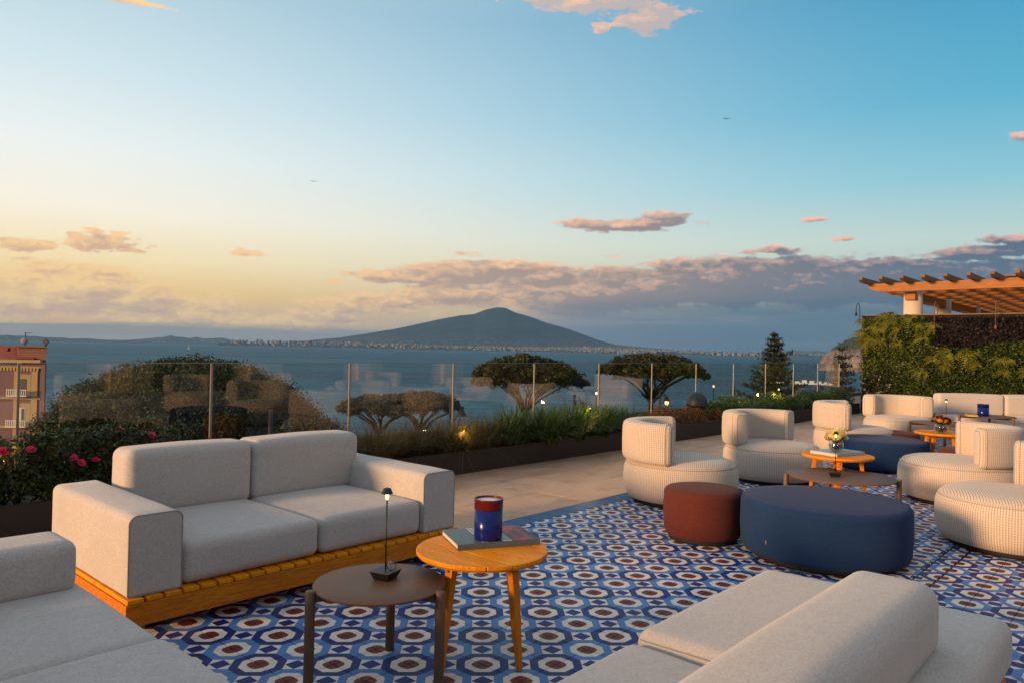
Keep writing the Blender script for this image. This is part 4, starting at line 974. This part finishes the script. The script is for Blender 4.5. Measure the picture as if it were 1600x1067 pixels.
# ================================================================== FURNITURE
def piping(path, parent, mat=PIPE, r=.0035, name='seam'):
    return MB().tube(path, r, 5).build(name, mat, parent)
def platform(t, x0, x1, y0, y1, slats_along='Y', z0=.07, zt=.205, n=24):
    """teak base: rails, separate slats whose ends show on the rail, dark feet"""
    def rl(a, b): MB().bb(a, b).build('rail', TEAKX, t, bevel=.004)
    rl((x0, y0, z0), (x1, y0 + .035, zt - .026)); rl((x0, y1 - .035, z0), (x1, y1, zt - .026))
    rl((x0, y0 + .036, z0), (x0 + .035, y1 - .036, zt - .026)); rl((x1 - .035, y0 + .036, z0), (x1, y1 - .036, zt - .026))
    if slats_along == 'Y':
        w_ = (x1 - x0) / n; me = MB().box((0, 0, 0), (w_ / 2 - .007, (y1 - y0) / 2 - .002, .011)).mesh('slat', TEAK, .004)
        for i in range(n): link('slat', me, t, (x0 + w_ * (i + .5), (y0 + y1) / 2, zt - .013))
    else:
        w_ = (y1 - y0) / n; me = MB().box((0, 0, 0), ((x1 - x0) / 2 - .002, w_ / 2 - .007, .011)).mesh('slat', TEAKX, .004)
        for i in range(n): link('slat', me, t, ((x0 + x1) / 2, y0 + w_ * (i + .5), zt - .013))
    for x in (x0 + .2, x1 - .2):
        for y in (y0 + .2, y1 - .2): MB().bb((x - .05, y - .05, 0), (x + .05, y + .05, z0 + .06)).build('foot', BLACK, t)
def armrest(t, x0, x1, y0, y1, z0, z1, mat=SOFA, r=.042, bev=.010):
    w_, h_ = (x1 - x0), (z1 - z0); prof = []
    def corner(cx, cz, rr, a0):
        for k in range(7): a = a0 + k * math.pi / 12; prof.append((cx + rr * math.cos(a), cz + rr * math.sin(a)))
    corner(x1 - r, z1 - r, r, 0); corner(x0 + r, z1 - r, r, math.pi / 2); corner(x0 + .012, z0 + .012, .012, math.pi); corner(x1 - .012, z0 + .012, .012, 1.5 * math.pi)
    # densify so that the long sides can swell a little
    P2 = []
    for i, a in enumerate(prof):
        b_ = prof[(i + 1) % len(prof)]; L = math.hypot(b_[0] - a[0], b_[1] - a[1]); n = max(1, int(L / .05))
        for k in range(n): P2.append((a[0] + (b_[0] - a[0]) * k / n, a[1] + (b_[1] - a[1]) * k / n))
    cx, cz = (x0 + x1) / 2, (z0 + z1) / 2; V = []; F = []; n = len(P2)
    ys = [(y0, bev), (y0 + bev * .3, bev * .3), (y0 + bev, 0)] + [(y0 + bev + (y1 - y0 - 2 * bev) * k / 10, 0) for k in range(1, 10)] + [(y1 - bev, 0), (y1 - bev * .3, bev * .3), (y1, bev)]
    for y, ins in ys:
        tt = (y - y0) / (y1 - y0); sw = 4 * tt * (1 - tt)
        for (px, pz) in P2:
            u = (px - cx) / (w_ / 2); v = (pz - cz) / (h_ / 2); kx = 1 - ins / (w_ / 2); kz = 1 - ins / (h_ / 2)
            V.append((cx + (px - cx) * kx + .007 * sw * u * (1 - v * v), y, cz + (pz - cz) * kz + .006 * sw * v * (1 - u * u) + .0012 * math.sin(y * 14 + px * 20)))
    m_ = len(ys)
    for j in range(m_ - 1):
        for k in range(n): k2 = (k + 1) % n; F.append((j * n + k, (j + 1) * n + k, (j + 1) * n + k2, j * n + k2))
    mb = MB().add(V, F, True)
    mb.add([V[k] for k in range(n)], [tuple(range(n))]); mb.add([V[(m_ - 1) * n + k] for k in range(n)], [tuple(reversed(range(n)))])
    mb.build('armrest', mat, t)
    lp = [(cx + (px - cx) * .985, y0 + .0015, cz + (pz - cz) * .992) for px, pz in P2]; piping(lp + [lp[0]], t, r=.0028)
# sofa A: two seats, facing the camera
s = thing('sofa', 'large grey two-seat sofa with both arms on a teak base before the roses', 'sofa', (0, 0, 0), 0, 'grey sofas on teak bases')
platform(s, 1.405, 3.605, 3.745, 4.95)
for i, (x0, x1) in enumerate(((1.42, 1.685), (3.30, 3.585))):
    armrest(s, x0, x1, 3.775, 4.925, .207, .603)
for i, (x0, x1) in enumerate(((1.690, 2.508), (2.512, 3.297))):
    cush_obj('seat_cushion', (x0, 3.785, .207), (x1, 4.70, .425), .05, SOFA, s, (.002, .010, .018), 3 + i, .0015)
for i, (x0, x1) in enumerate(((1.715, 2.512), (2.516, 3.375))):
    c_ = cush_obj('back_cushion', (x0, 4.60, .40), (x1, 4.875, .806), .055, SOFA, s, (.004, .018, .012), 6 + i, .0015)
# sofa C: bottom left
s = thing('sofa', 'pale grey sofa cropped at the bottom left corner with low end block', 'sofa', (0, 0, 0), 0, 'grey sofas on teak bases')
platform(s, -.05, 1.14, 1.20, 3.78, 'X', n=26)
cush_obj('armrest', (-.03, 3.465, .38), (1.105, 3.755, .605), .05, SOFA, s, (.006, .008, .008), 11, .001)
cush_obj('seat_cushion', (.02, 2.705, .207), (1.150, 3.76, .400), .05, SOFA, s, (.006, .004, .012), 12, .0015)
cush_obj('seat_cushion', (.02, 1.25, .207), (1.150, 2.698, .412), .05, SOFA, s, (.006, .004, .016), 13, .0015)
cush_obj('back_cushion', (-.05, 1.25, .40), (.22, 3.45, .78), .055, SOFA, s, (.02, .0, .01), 14)
# sofa D: bottom right
s = thing('sofa', 'pale cream sofa seen from behind at the bottom right, its rounded back nearest the camera', 'sofa', (0, 0, 0), 0, 'grey sofas on teak bases')
platform(s, 1.22, 3.56, .52, 1.50, n=26)
cush_obj('seat_cushion', (2.395, .50, .207), (3.585, 1.53, .408), .055, SOFA2, s, (.004, .006, .012), 21, .0015)
cush_obj('seat_cushion', (1.20, .50, .207), (2.380, 1.53, .378), .055, SOFA2, s, (.004, .006, .012), 22, .0015)
piping([(2.398, 1.50, .375), (2.392, 1.2, .382), (2.396, .95, .380)], s, r=.002)
cush_obj('back_cushion', (1.30, .635, .385), (3.035, .95, .645), .07, SOFA2, s, (.012, .008, .018), 23, .0012)

# round swivel armchairs
def swivel_chair():
    t = thing('lounge_chair', 'x', 'armchair', (0, 0, 0), 0, 'round cream armchairs with wrapped backs')
    RR = .555
    MB().lathe([(RR - .10, 0), (RR - .09, .035)], 40).build('plinth', PLINTH, t)
    pr = [(RR - .095, .036), (RR - .045, .05), (RR - .012, .12), (RR, .22), (RR - .004, .32), (RR - .022, .375), (RR - .055, .41), (RR - .11, .430), (RR - .22, .438), (.16, .442), (.02, .443)]
    MB().lathe(pr, 72).build('seat', CHAIR, t)
    MB().lathe([(RR - .0235, .372), (RR - .0185, .376), (RR - .0245, .380)], 64, caps=False).build('seam', PIPEC, t)
    # wrapped back: a puffed band swept round the rear
    z0, z1, ro, th = .405, .785, RR + .012, .205; half = R(82); na = 44
    sec = []
    hz_, hr = (z1 - z0) / 2, th / 2
    for k in range(28):
        a = 2 * math.pi * k / 28; ca, sa = math.cos(a), math.sin(a); pw = .34
        sec.append((math.copysign(abs(ca) ** pw, ca) * hr * (1 + .05 * (1 - abs(sa))), math.copysign(abs(sa) ** pw, sa) * hz_))
    rc = ro - hr; V = []; F = []; rows = []
    caps = [0, .25, .5, .75, 1.0]
    angs = []; scl = []
    end = .05 / rc
    for u in (1, .72, .42, .18): angs.append(-half + end * (1 - u)); scl.append(math.sqrt(max(0, 1 - u * u)) * .30 + .70 if u < 1 else .62)
    for q in range(na + 1): angs.append(-half + end + (2 * half - 2 * end) * q / na); scl.append(1.)
    for u in (.18, .42, .72, 1): angs.append(half - end * (1 - u)); scl.append(math.sqrt(max(0, 1 - u * u)) * .30 + .70 if u < 1 else .62)
    for a, s_ in zip(angs, scl):
        a2 = a + math.pi
        for (dr_, dz_) in sec:
            # thin the cushion a little towards its ends
            r_ = rc + dr_ * s_; z_ = (z0 + z1) / 2 + dz_ * (1 - (1 - s_) * .45)
            V.append((r_ * math.cos(a2), r_ * math.sin(a2), z_))
    n = 28
    for j in range(len(angs) - 1):
        for i in range(n): k = (i + 1) % n; F.append((j * n + i, j * n + k, (j + 1) * n + k, (j + 1) * n + i))
    F.append(tuple(reversed(range(n)))); F.append(tuple((len(angs) - 1) * n + i for i in range(n)))
    MB().add(V, F, True).build('backrest', CHAIR, t)
    for sg in (-1, 1):
        a2 = math.pi + sg * (half - end * .9)
        pts = [((rc + dr_ * 1.005) * math.cos(a2), (rc + dr_ * 1.005) * math.sin(a2), (z0 + z1) / 2 + dz_ * 1.005) for dr_, dz_ in sec]
        MB().tube(pts + [pts[0]], .0035, 5).build('seam', PIPEC, t)
    return t
CH = [((6.54, 3.67), -61, 'round cream armchair nearest the paving, its wrapped back at left behind the red pouf'),
      ((8.48, 3.56), -103, 'round cream armchair opening towards the camera behind the small teak table'),
      ((11.45, 3.58), -70, 'third round cream armchair from the left, turned away beside the blue pouf'),
      ((8.73, 1.71), 112, 'round cream armchair facing left behind the big blue pouf, its back at right'),
      ((6.93, .96), 108, 'cream armchair cropped by the right edge, nearest to the camera of its kind'),
      ((14.13, 3.69), 200, 'far round cream armchair with its hollow back facing us, left of the far sofa'),
      ((12.14, 1.15), 128, 'cream armchair mostly beyond the right edge with a sliver of its back showing')]
proto = swivel_chair()
for i, ((x, y), fa, lab) in enumerate(CH):
    c_ = proto if i == 0 else copy_tree(proto)
    c_.location = (x, y, 0); c_.rotation_euler = (0, 0, R(fa)); c_['label'] = lab
# two more out of frame that the railing glass mirrors
for (x, y), fa, wh in (((7.0, -1.9), 80, 'over the great domed pine'), ((8.9, -2.2), 110, 'over the low twin umbrella pine'), ((12.2, -2.0), 90, 'over the ragged umbrella pine'), ((5.2, -2.6), 60, 'left of the tall railing post')):
    c_ = copy_tree(proto); c_.location = (x, y, 0); c_.rotation_euler = (0, 0, R(fa)); c_['label'] = 'cream armchair mirrored faintly in the railing ' + wh

# far sofa in front of the living wall
ps = Vector((15.55, 3.45, 0)); pe = Vector((17.1, 1.95, 0)); 
s = thing('sofa', 'long cream sofa with tall separate back cushions in front of the living wall', 'sofa', (15.75, 3.50, 0), math.atan2(-1.0, .80))
MB().bb((0, -1.0, .0), (3.6, .05, .04)).build('plinth', PLINTH, s)
for k in range(3):
    cush_obj('seat_cushion', (k * 1.2 + .003, -1.0, .045), (k * 1.2 + 1.197, -.0, .42), .06, CHAIR, s, (.0, .01, .015), 31 + k)
    cush_obj('back_cushion', (k * 1.2 + .003, -.18, .40), (k * 1.2 + 1.197, .08, .80), .06, SOFA2, s, (.0, .015, .012), 34 + k)

# poufs
def pouf(x, y, r, h, mat, label, rz=0.):
    t = thing('pouf', label, 'pouf', (x, y, 0), rz, 'round fabric poufs')
    MB().lathe([(r * .86, 0), (r * .87, .03)], 40).build('plinth', PLINTH, t)
    rb_ = .045
    pr = [(r * .90, .031), (r - .02, .045), (r - .004, .08), (r + .004, h * .5), (r, h - rb_ - .02)] + [(r - rb_ + rb_ * math.cos(a), h - rb_ - .008 + rb_ * math.sin(a)) for a in (0, .4, .8, 1.2, 1.5)] + [(r * .7, h + .001), (r * .35, h + .006), (.01, h + .007)]
    MB().lathe(pr, 72).build('body', mat, t)
    MB().lathe([(r - .006, h - rb_ - .012), (r + .001, h - rb_ - .006), (r - .004, h - rb_)], 64, caps=False).build('seam', mat, t)
    return t
pouf(5.36, 2.80, .305, .405, REDF, 'small oxblood red pouf in front of the nearest round armchair')
p1 = pouf(5.53, 1.93, .578, .425, BLUEF, 'big navy blue pouf in the foreground beside the red pouf')
MB().box((0, 0, 0), (.003, .005, .013)).build('care_tag', STEEL, p1, (-.545, .195, .16), (0, 0, R(-22)))
pouf(10.49, 2.95, .575, .392, BLUEF, 'far navy blue pouf behind the flower vase')
pouf(11.69, 3.11, .34, .385, REDF, 'oxblood pouf just showing behind the far blue pouf')
pouf(10.21, 1.90, .31, .385, REDF, 'oxblood pouf half hidden under the far teak table')

# teak side tables
def teak_table(x, y, r, h, label, rz=0., legs=True):
    t = thing('side_table', label, 'side table', (x, y, 0), rz, 'round teak side tables')
    npl = 6; w_ = 2 * r / npl; tk = .028
    for i in range(npl):
        x0 = -r + w_ * i + .0036; x1 = -r + w_ * (i + 1) - .0036; pts = []
        N = 14
        def yy(q): return math.sqrt(max(r * r - q * q, 0))
        up = [(x0 + (x1 - x0) * k / N, yy(x0 + (x1 - x0) * k / N)) for k in range(N + 1)]
        poly = up + [(a, -b_) for a, b_ in reversed(up)]
        cl = []
        for p_ in poly:
            if not cl or (abs(p_[0] - cl[-1][0]) + abs(p_[1] - cl[-1][1])) > 1e-5: cl.append(p_)
        poly = cl; n = len(poly); z0 = h - tk
        V = [(a * .965, b_ * .965, z0) for a, b_ in poly] + [(a, b_, z0 + .012) for a, b_ in poly] + [(a, b_, h - .003) for a, b_ in poly] + [(a * .994, b_ * .994, h) for a, b_ in poly]
        # keep plank sides straight
        F = [tuple(range(n)), tuple(3 * n + k for k in reversed(range(n)))]
        for lv in range(3):
            for k in range(n): k2 = (k + 1) % n; F.append((lv * n + k2, lv * n + k, (lv + 1) * n + k, (lv + 1) * n + k2))
        MB().add(V, F).build('plank', TEAK, t)
    for a in (0, 90, 180, 270):
        ca, sa = math.cos(R(a)), math.sin(R(a)); rt, rb2 = r * .62, r * .80
        mb = MB(); V = []; F = []
        for (rad, z, hw_, hd) in ((rb2, 0, .0125, .0115), (rt + (rb2 - rt) * .35, h * .65, .021, .017), (rt, h - .03, .024, .019)):
            for (u, v) in ((-1, -1), (1, -1), (1, 1), (-1, 1)): V.append((ca * (rad + u * hd) - sa * v * hw_, sa * (rad + u * hd) + ca * v * hw_, z))
        for l_ in range(2):
            for k in range(4): k2 = (k + 1) % 4; F.append((l_ * 4 + k, l_ * 4 + k2, (l_ + 1) * 4 + k2, (l_ + 1) * 4 + k))
        F += [(3, 2, 1, 0), (8, 9, 10, 11)]
        mb.add(V, F).build('leg', TEAKL, t, bevel=.005)
        MB().box((rt * .5, 0, h - .048), (rt * .47, .013, .018)).build('brace', TEAKL, t, rot=(0, 0, R(a)), bevel=.003)
    for a in (0, 90, 180, 270):
        M = Matrix.Rotation(R(a), 4, 'Z') @ Matrix.Translation((r * .70, 0, h - .065)) @ Matrix.Rotation(R(90), 4, 'Y')
        MB().lathe([(.006, 0), (.006, .006)], 8, M=M).build('bolt', STEEL, t)
    return t
teak_table(2.53, 2.465, .312, .505, 'orange teak side table holding the blue candle pot, in the foreground')
teak_table(7.46, 2.48, .325, .50, 'teak side table holding a book and yellow roses, between blue poufs', .4)
teak_table(10.86, 2.29, .345, .50, 'far teak side table holding the vase of dark red flowers', .75)
def metal_table(x, y, r, h, angs, label, name_r=.045):
    t = thing('metal_table', label, 'coffee table', (x, y, 0), 0, 'round bronze metal tables')
    MB().lathe([(r - .006, h - .012), (r, h - .009), (r, h - .002), (r - .002, h), (r - .5 * r, h + .0004), (.01, h + .0006)], 72).build('tabletop', BRONZE, t)
    for a in angs:
        ca, sa = math.cos(R(a)), math.sin(R(a)); rr = r + .018
        MB().lathe([(.0205, 0), (.0215, .004), (.0215, h + .001), (.0195, h + .004)], 16, (rr * ca, rr * sa, 0)).build('leg', BRONZE, t)
        MB().box((rr * .5 + .0, 0, h - .029), (rr * .5 - .02, .016, .013)).build('arm', BRONZE, t, rot=(0, 0, R(a)))
    return t
metal_table(2.035, 2.605, .287, .42, (42, 162, -72), 'round bronze metal table holding the thin lamp, foreground left')
metal_table(6.90, 2.27, .455, .385, (-68, 128, 30), 'wide bronze metal table between the blue poufs with a thin lamp')
metal_table(13.35, 2.86, .45, .43, (125, 5, -110), 'far bronze metal table behind the dark red flowers')
metal_table(14.69, 2.46, .42, .50, (125, 5, -115), 'farthest bronze metal table carrying a blue pot')

# cordless lamps
def table_lamp(x, y, z, h, label, ring=True, rz=.3):
    t = thing('table_lamp', label, 'table lamp', (x, y, z), rz, 'thin black table lamps'); s_ = 1.
    q = math.sqrt(2)
    M = Matrix.Rotation(R(45), 4, 'Z')
    MB().lathe([(.036 * q, 0), (.051 * q, .036), (.050 * q, .038)], 4, M=M, smooth=False).build('base', BLACK, t)
    MB().tube([(0, 0, .036), (0, 0, h - .055)], .0034, 8).build('stem', BLACK, t)
    pts = [(.026 + .022 * math.cos(a), 0, .062 + .022 * math.sin(a)) for a in [k * 2 * math.pi / 20 for k in range(21)]]
    if ring: MB().tube(pts, .0022, 6).build('ring', BLACK, t, rot=(0, 0, R(-75)))
    MB().lathe([(.0265, h - .028), (.016, h - .004), (.002, h)], 6, smooth=False).build('lamp_shade', BLACK, t)
    MB().lathe([(.004, h - .055), (.0085, h - .048), (.0085, h - .032), (.004, h - .029)], 10).build('bulb', BULB, t)
    return t
table_lamp(2.08, 2.625, .4212, .405, 'thin black table lamp on the bronze table in front of the grey sofa, lit')
table_lamp(6.83, 2.29, .3862, .40, 'thin black table lamp standing before the vase of yellow roses')
table_lamp(13.02, 2.72, .4312, .40, 'far thin table lamp rising behind the dark red flowers', True, 0)
for (x, y, z, e_) in ((2.08, 2.625, .79, .05),):
    ld = bpy.data.lights.new('lamp_light', 'POINT'); lo = bpy.data.objects.new('lamp_light', ld); col.objects.link(lo); lo.location = (x, y, z - .012); ld.energy = e_; ld.color = (1, .65, .3); ld.shadow_soft_size = .008

# candle pot
MUGB = simple('blue_glaze', (.003, .011, .13, 1), 0.18, 0, .1, 8., spec=.35); MUGR = simple('red_glaze', (.12, .008, .010, 1), .25, 0, .15, 20., spec=.35); WAX = simple('white_wax', (.70, .66, .60, 1), .5)
def pot(x, y, z, r, h, label, MUGR=MUGR):
    t = thing('candle_pot', label, 'pot', (x, y, z), 0, 'blue glazed candle pots')
    MB().lathe([(r * .93, 0), (r * .97, .006), (r * .97, h * .745)], 40).build('body', MUGB, t)
    MB().lathe([(r * .97, h * .747), (r * .985, h * .75), (r * .985, h * .975)], 40, caps=False).build('band', MUGR, t)
    MB().lathe([(r * .985, h * .975), (r * 1.02, h * .982), (r * 1.02, h), (r * .94, h), (r * .93, h * .975), (r * .93, h * .90)], 40, caps=False).build('rim', MUGR, t)
    MB().lathe([(r * .925, h * .86), (r * .925, h * .955), (r * .4, h * .962), (.01, h * .962)], 32).build('wax', WAX, t)
    return t
pot(2.60, 2.495, 0.5335, .071, .195, 'blue glazed candle pot with a red band standing on the book')
pot(14.59, 2.50, .502, .088, .20, 'distant plain blue pot in front of the far sofa', MUGB)
def book(x, y, z, hx, hy, th, rz, cover, label, decor=True):
    t = thing('book', label, 'book', (x, y, z), rz)
    MB().box((0, 0, th / 2), (hx - .004, hy - .003, th / 2 - .002)).build('pages', simple('book_pages', (.55, .50, .44, 1), .8, 0, .1, 200.), t)
    MB().box((0, 0, th - .001), (hx, hy, .0015)).build('cover', cover, t); MB().box((0, 0, .0015), (hx, hy, .0015)).build('cover', cover, t)
    MB().box((0, -hy - .0005, th / 2), (hx, .0015, th / 2 - .0002)).build('spine', cover, t)
    return t
COVG = simple('grey_cover', lin(84, 98, 102), .45); WHT = simple('print_white', lin(205, 205, 200), .5); GRN = simple('print_green', lin(30, 92, 58), .5); RED = simple('print_red', lin(176, 62, 58), .5); CHAR = simple('print_charcoal', lin(62, 58, 60), .5); BLK = simple('print_black', lin(26, 24, 26), .5)
# corners measured: long side runs right-down, short side up-right
bx, by = 2.665, 2.545
ang = math.atan2(2.31 - 2.50, 2.75 - 2.39)
bk = book(bx, by, .506, .208, .148, .026, ang, COVG, 'grey paperback with white and red cover print under the blue candle pot')
def pr(x0, x1, y0, y1, m_, nm='print'): return MB().bb((x0, y0, .0266), (x1, y1, .0270)).build(nm, m_, bk)
pr(.055, .206, -.146, .146, CHAR); pr(-.015, .050, -.146, .146, GRN)
mb = MB()
for k in range(11): mb.bb((.020, -.140 + k * .026, .0271), (.068, -.140 + k * .026 + .012, .0274))
mb.build('print', WHT, bk)
mb = MB(); r_ = random.Random(4)
for ln in range(4):
    y = -.140
    while y < .135:
        h_ = r_.uniform(.006, .014); mb.bb((-.082 + ln * .017, y, .0271), (-.082 + ln * .017 + r_.uniform(.009, .013), y + h_, .0274)); y += h_ + .0045
mb.build('print', WHT, bk)
# red block lettering: strokes on a 3 x 5 grid, read from the spine side
LET = ['101111101', '111101111', '110010111', '111100111', '101010101', '111111001', '110111011']
mb = MB()
for li in range(7):
    y = -.138 + li * .041
    for q, b_ in enumerate(LET[li]):
        if b_ == '1': mb.bb((.085 + (q // 3) * .032, y + (q % 3) * .0105, .0271), (.085 + (q // 3) * .032 + .030, y + (q % 3) * .0105 + .0095, .0274))
mb.build('print', RED, bk)
COV2 = simple('pale_cover', lin(150, 156, 160), .3)
b2 = book(7.50, 2.50, .501, .21, .15, .030, -.42 + .12, COV2, 'large grey book lying on the teak table under the yellow roses')
MB().bb((-.12, -.14, .0306), (.10, .02, .0309)).build('print', simple('cover_photo', lin(96, 92, 92), .3, 0, .5, 14.), b2); MB().bb((.11, -.14, .0306), (.20, .14, .0309)).build('print', simple('cover_blue', lin(120, 150, 172), .3), b2)
t = thing('notebook', 'small yellow booklet on the farthest metal table', 'notebook', (14.33, 2.62, .502), .4); MB().box((0, 0, .013), (.12, .07, .013)).build('cover', simple('yellow_cover', lin(200, 160, 30), .5), t, bevel=.003)

# vases
def vase(x, y, z, r, label, fm, fr, nfl, seed, leafm):
    t = thing('flower_vase', label, 'vase', (x, y, z), 0, 'round glass vases with flowers')
    MB().lathe([(r * .5, .002), (r * .85, r * .28), (r, r * .8), (r * .93, r * 1.3), (r * .72, r * 1.62), (r * .70, r * 1.64), (r * .90, r * 1.28), (r * .96, r * .8), (r * .82, r * .32), (r * .3, .008)], 28).build('glass', VGLASS, t)
    MB().lathe([(r * .3, .010), (r * .80, r * .33), (r * .93, r * .78), (r * .9, r * 1.05), (.01, r * 1.05)], 24).build('water', glass_mat('vase_water', (.72, .76, .70, 1), 1.33), t)
    r_ = random.Random(seed); mb = MB()
    for k in range(nfl):
        a = k * 2.4; u = math.sqrt((k + .5) / nfl); d = (math.cos(a) * u, math.sin(a) * u, 1.0)
        mb.tube([(-d[0] * r * .4, -d[1] * r * .4, .02), (d[0] * r * .35, d[1] * r * .35, r * 1.5), (d[0] * r * 1.1, d[1] * r * 1.1, r * (2.25 - .5 * u * u))], .0028, 5)
    mb.build('stem', simple('flower_stem', (.03, .05, .015, 1), .6), t)
    for k in range(nfl):
        a = k * 2.4; u = math.sqrt((k + .5) / nfl); M = fm[k % len(fm)]
        o = link('bloom', M, t, (math.cos(a) * u * r * 1.25, math.sin(a) * u * r * 1.25, r * (2.55 - .85 * u * u) + r_.uniform(-.006, .008)), (math.sin(a) * -.6 * u, math.cos(a) * .6 * u, a)); o.scale = (fr * r_.uniform(.85, 1.15),) * 3
    C = blob_cloud((0, 0, r * 1.95), (r * 1.15, r * 1.15, r * .4), 60); V, F = leafset(C, .022, .011, (0, 0, .2)); link('leaf', fast('leaf', V, F, leafm), t)
def rose_mesh(mat, r=.03):
    C = []; N1 = []; N2 = []
    for k in range(26):
        a = k * 2.4; u = (k / 26) ** .6; C.append((math.cos(a) * u * r * .75, math.sin(a) * u * r * .75, r * .45 * (1 - u * .9))); N1.append((math.cos(a) * .35 * r, math.sin(a) * .35 * r, r * (.62 - .35 * u))); N2.append((-math.sin(a) * r * .48, math.cos(a) * r * .48, 0))
    V, F = quads(np.array(C), np.array(N1), np.array(N2)); return fast('bloom', V, F, mat)
YR = leafmat('cream_petal', (.80, .60, .20, 1), (.92, .82, .48, 1), None, .6, .35, 40.); ORP = leafmat('orange_petal', (.55, .22, .03, 1), (.75, .36, .07, 1), None, .6, .3, 40.); DRP = leafmat('dark_red_petal', (.09, .012, .012, 1), (.20, .03, .025, 1), None, .6, .2, 40.)
vase(7.44, 2.49, .532, .070, 'round glass vase of yellow roses on a book on the teak table', [rose_mesh(YR)], 1.55, 15, 2, ROSEL)
vase(10.71, 2.29, .502, .078, 'round glass vase of dark red and orange flowers on the far teak table', [rose_mesh(DRP), rose_mesh(DRP), rose_mesh(ORP)], 1.3, 24, 3, ROSEL)

# garden uplights hidden in the planters
for i, (x, y, z, pw) in enumerate([(6.20, 6.40, .36, 3.5), (8.62, 6.30, .62, 5.0), (14.0, 6.55, .50, 3.0), (15.7, 6.55, .52, 3.0), (1.52, 6.35, .55, .25)]):
    t = thing('uplight', ['small lit uplight in the bronze grass by the grey sofa', 'small lit uplight inside the strappy leaf clumps', 'small lit uplight in the low green shrubs, nearer one', 'small lit uplight in the low green shrubs, farther one', 'small lit uplight in the leftmost rose bush'][i], 'garden light', (x, y, .2), 0, 'uplights in the planters')
    MB().tube([(0, 0, 0), (0, 0, z - .24)], .006, 6).build('stake', BLACK, t); MB().lathe([(.014, z - .24), (.02, z - .2), (.02, z - .19)], 10).build('lamp_head', BLACK, t); MB().lathe([(.012, z - .188), (.012, z - .182)], 10).build('lens', BULB2, t)
    ld = bpy.data.lights.new('uplight_bulb', 'POINT'); lo = bpy.data.objects.new('uplight_bulb', ld); col.objects.link(lo); lo.parent = t; lo.location = (0, 0, z - .15); ld.energy = pw; ld.color = (1, .66, .12); ld.shadow_soft_size = .02
HAZE = True
if HAZE:
    hm = bpy.data.materials.new('haze'); hm.use_nodes = True; nt = NT(hm.node_tree); nt.n.clear()
    v = nt.node('ShaderNodeVolumePrincipled'); v.inputs['Color'].default_value = (.30, .60, 1.0, 1); v.inputs['Density'].default_value = 1.7e-5; v.inputs['Anisotropy'].default_value = .0
    o_ = nt.node('ShaderNodeOutputMaterial'); nt.l.new(v.outputs[0], o_.inputs['Volume'])
    hz_o = MB().bb((-6100, -6100, SEA_Z - 30), (34100, 34100, 1500)).build('haze', hm); hz_o['kind'] = 'stuff'
